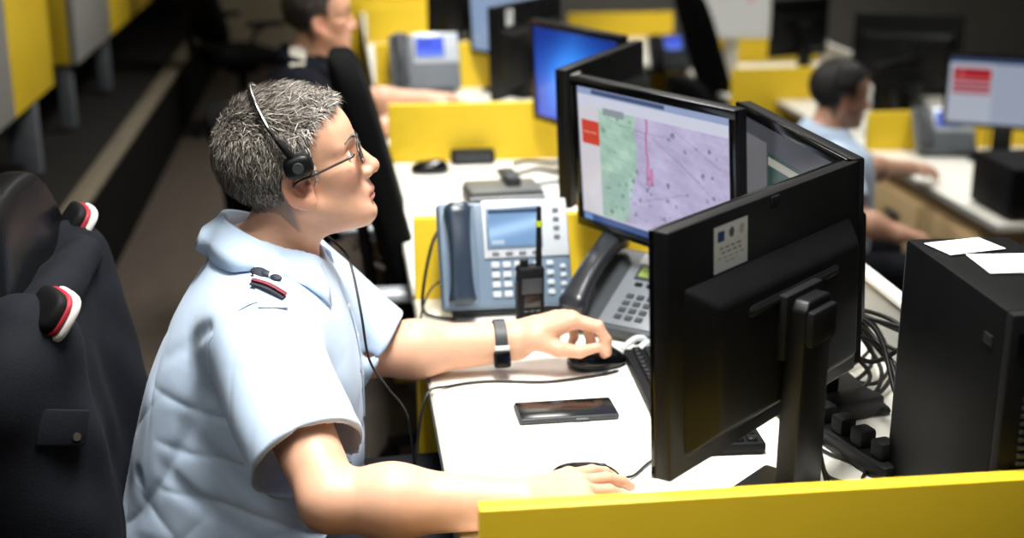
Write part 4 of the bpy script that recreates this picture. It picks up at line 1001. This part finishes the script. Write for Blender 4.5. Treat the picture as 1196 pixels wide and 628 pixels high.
tube('cord', HL([(-.06, 2.215, 1.15), (-.07, 2.20, 1.09), (-.04, 2.17, 1.035), (.0, 2.10, 1.01), (.012, 2.06, .985), (.022, 2.02, .93), (.032, 2.01, .86), (.06, 2.04, .80), (.09, 2.06, .745), (.10, 2.06, .66), (.105, 2.06, .60)]), .0022, CORD_, t, 6)
cb = box('cord_control', (.02, .016, .055), HL([(.108, 2.06, .575)])[0], BLKM, t, .005)
tube('desk_cord', HL([(.108, 2.06, .55), (.10, 2.07, .50), (.09, 2.1, .53), (.108, 2.13, .65), (.128, 2.16, .735), (.17, 2.20, .7335), (.24, 2.215, .7335), (.34, 2.20, .7335), (.42, 2.215, .7335), (.475, 2.235, .7335)]), .0024, CORD_, t, 6)
# wristwatch
t = thing('wristwatch', 'dark wristwatch on the left wrist of the man with the headset', 'watch', (.266, 2.267, .784)); t.rotation_euler = (0, R_(-1), 0)
bm = bmesh.new(); n = 40
vs = []
for i in range(n):
    a = 2 * PI * i / n
    for (r, x) in ((.0395, -.011), (.0395, .011), (.0425, .0095), (.0425, -.0095)): vs.append(bm.verts.new((x, r * math.cos(a) * .99, r * math.sin(a))))
for i in range(n):
    for j in range(4): bm.faces.new((vs[i * 4 + j], vs[i * 4 + (j + 1) % 4], vs[((i + 1) % n) * 4 + (j + 1) % 4], vs[((i + 1) % n) * 4 + j]))
bmesh.ops.recalc_face_normals(bm, faces=bm.faces); fin('strap', to_me(bm), mat('watch_strap', '33383A', .5), t)
wc = box('watch_case', (.030, .012, .030), (0, -.0405, -.016), BLK, t, .005, (R_(-22), 0, 0)); box('watch_glass', (.023, .002, .023), (0, -.0065, 0), BLKG, wc, .0008); box('buckle', (.026, .006, .008), (0, -.0425, .006), SILV, t, .001)

# ---------------- the man in the dark uniform
def shift(S_, d): return [(z + d[2], a + d[0], b + d[0], c + d[1], e) for (z, a, b, c, e) in S_]
def sv(p, d): return tuple(np.array(p) + np.array(d))
d2 = np.array((.015, 2.45, -.055)); b2 = (-.16, 4.57, 0)
UNI2 = mat('dark_uniform_shirt_cloth', '0A0D16', .85, spec=.15, var=.2, vscale=20, bump=.1, bscale=600)
dark = dict(main, creases=None); dark.update(
    label='man in a dark uniform with a white shoulder patch, seated at the far desk', base=b2, h=.0058, hs_shirt=.010,
    head=sv(main['head'], d2), pitch=R_(2), neck=sv(main['neck'], d2), torso=shift(main['torso'], d2),
    sh=[(-.125, 4.40, .885), (-.11, 4.75, .885)], el=[(.0, 4.31, .755), (.085, 4.66, .795)], wr=[(.16, 4.36, .765), (.29, 4.66, .795)],
    hands=[hand((.16, 4.36, .765), (.9, .42, -.05), (.05, 0, 1), (-.42, .9, 0), [(20, 25, 20)] * 4), hand((.29, 4.66, .795), (.97, .05, .05), (-.05, 0, 1), (.05, -.97, 0), [(25, 35, 25)] * 4)],
    arm_r=(.046, .042, .044, .030), skin='D9A68A', hair=('1C1612', '2B211A', '4A3A2C'), nhair=2500, hlen=.013, cap=.009, stubble=.1, shirt_mat=UNI2, shirt_label='dark navy short-sleeved uniform shirt', folds=(),
    sleeves=[((-.125, 4.40, .875), (-.04, 4.34, .80), .075, .07, (.6, -.5, -.6)), ((-.10, 4.74, .88), (.03, 4.69, .82), .075, .068, (.9, -.3, -.4))],
    legs=dict(pelvis=(-.2, 4.57, .46), legs=[((-.2, 4.47, .47), (.2, 4.44, .50), (.18, 4.43, .09)), ((-.2, 4.67, .47), (.2, 4.71, .50), (.19, 4.72, .09))]))
do, dso, dfr, _ = person(dark)
collar(dso, b2, sv((-.108, 2.124, 1.025), d2), .080, .070, .036, .03, .04, UNI2, .03, .72, SNf=near_on(dso))
WP = mat('white_patch_cloth', 'C9C2B4', .8)
SN = near_on(dso)
surf_strip('shoulder_patch', [(-.165, 4.47, 1.0), (-.13, 4.47, 1.0), (-.10, 4.465, 1.0)], .085, .006, WP, dso, b2, .002)

# ---------------- the man in light blue at right
d3 = np.array((1.885, 2.655, -.39)); b3 = (1.71, 4.77, -.4)
rman = dict(main, creases=None); rman.update(
    label='dark-haired man in a light blue shirt seated at the lower desk at right', base=b3, h=.0062, hs_shirt=.010,
    head=sv(main['head'], d3), pitch=R_(-6), neck=sv(main['neck'], d3), torso=[(z, a, f_ + .05 * (z < .6), c, e) for (z, a, f_, c, e) in shift(main['torso'], d3)],
    sh=[(1.75, 4.62, .545), (1.76, 4.96, .545)], el=[(1.80, 4.50, .36), (1.98, 4.92, .44)], wr=[(1.95, 4.46, .315), (2.22, 5.06, .405)],
    hands=[hand((1.95, 4.46, .315), (.95, -.05, -.2), (.2, 0, .97), (0, .99, 0), [(25, 30, 20)] * 4), hand((2.22, 5.06, .405), (.85, .5, -.03), (.0, 0, 1), (.5, -.85, 0), [(20, 28, 20)] * 4)],
    arm_r=(.046, .042, .044, .030), skin='C99A80', hair=('0E0C0B', '1A1512', '2C241F'), nhair=2500, hlen=.013, cap=.009, stubble=.1, folds=(),
    sleeves=[((1.75, 4.61, .535), (1.785, 4.53, .42), .075, .072, (.2, -.5, -.85)), ((1.78, 4.95, .54), (1.90, 4.93, .46), .075, .07, (.85, -.1, -.5))],
    legs=dict(pelvis=(1.67, 4.77, .09), legs=[((1.69, 4.67, .10), (2.09, 4.62, .12), (2.05, 4.6, -.31)), ((1.69, 4.87, .10), (2.09, 4.92, .12), (2.05, 4.93, -.31))]))
ro, rso, rfr, _ = person(rman)
collar(rso, b3, sv((-.108, 2.124, 1.025), d3), .080, .070, .036, .03, .04, SHIRT, .03, .72, SNf=near_on(rso))
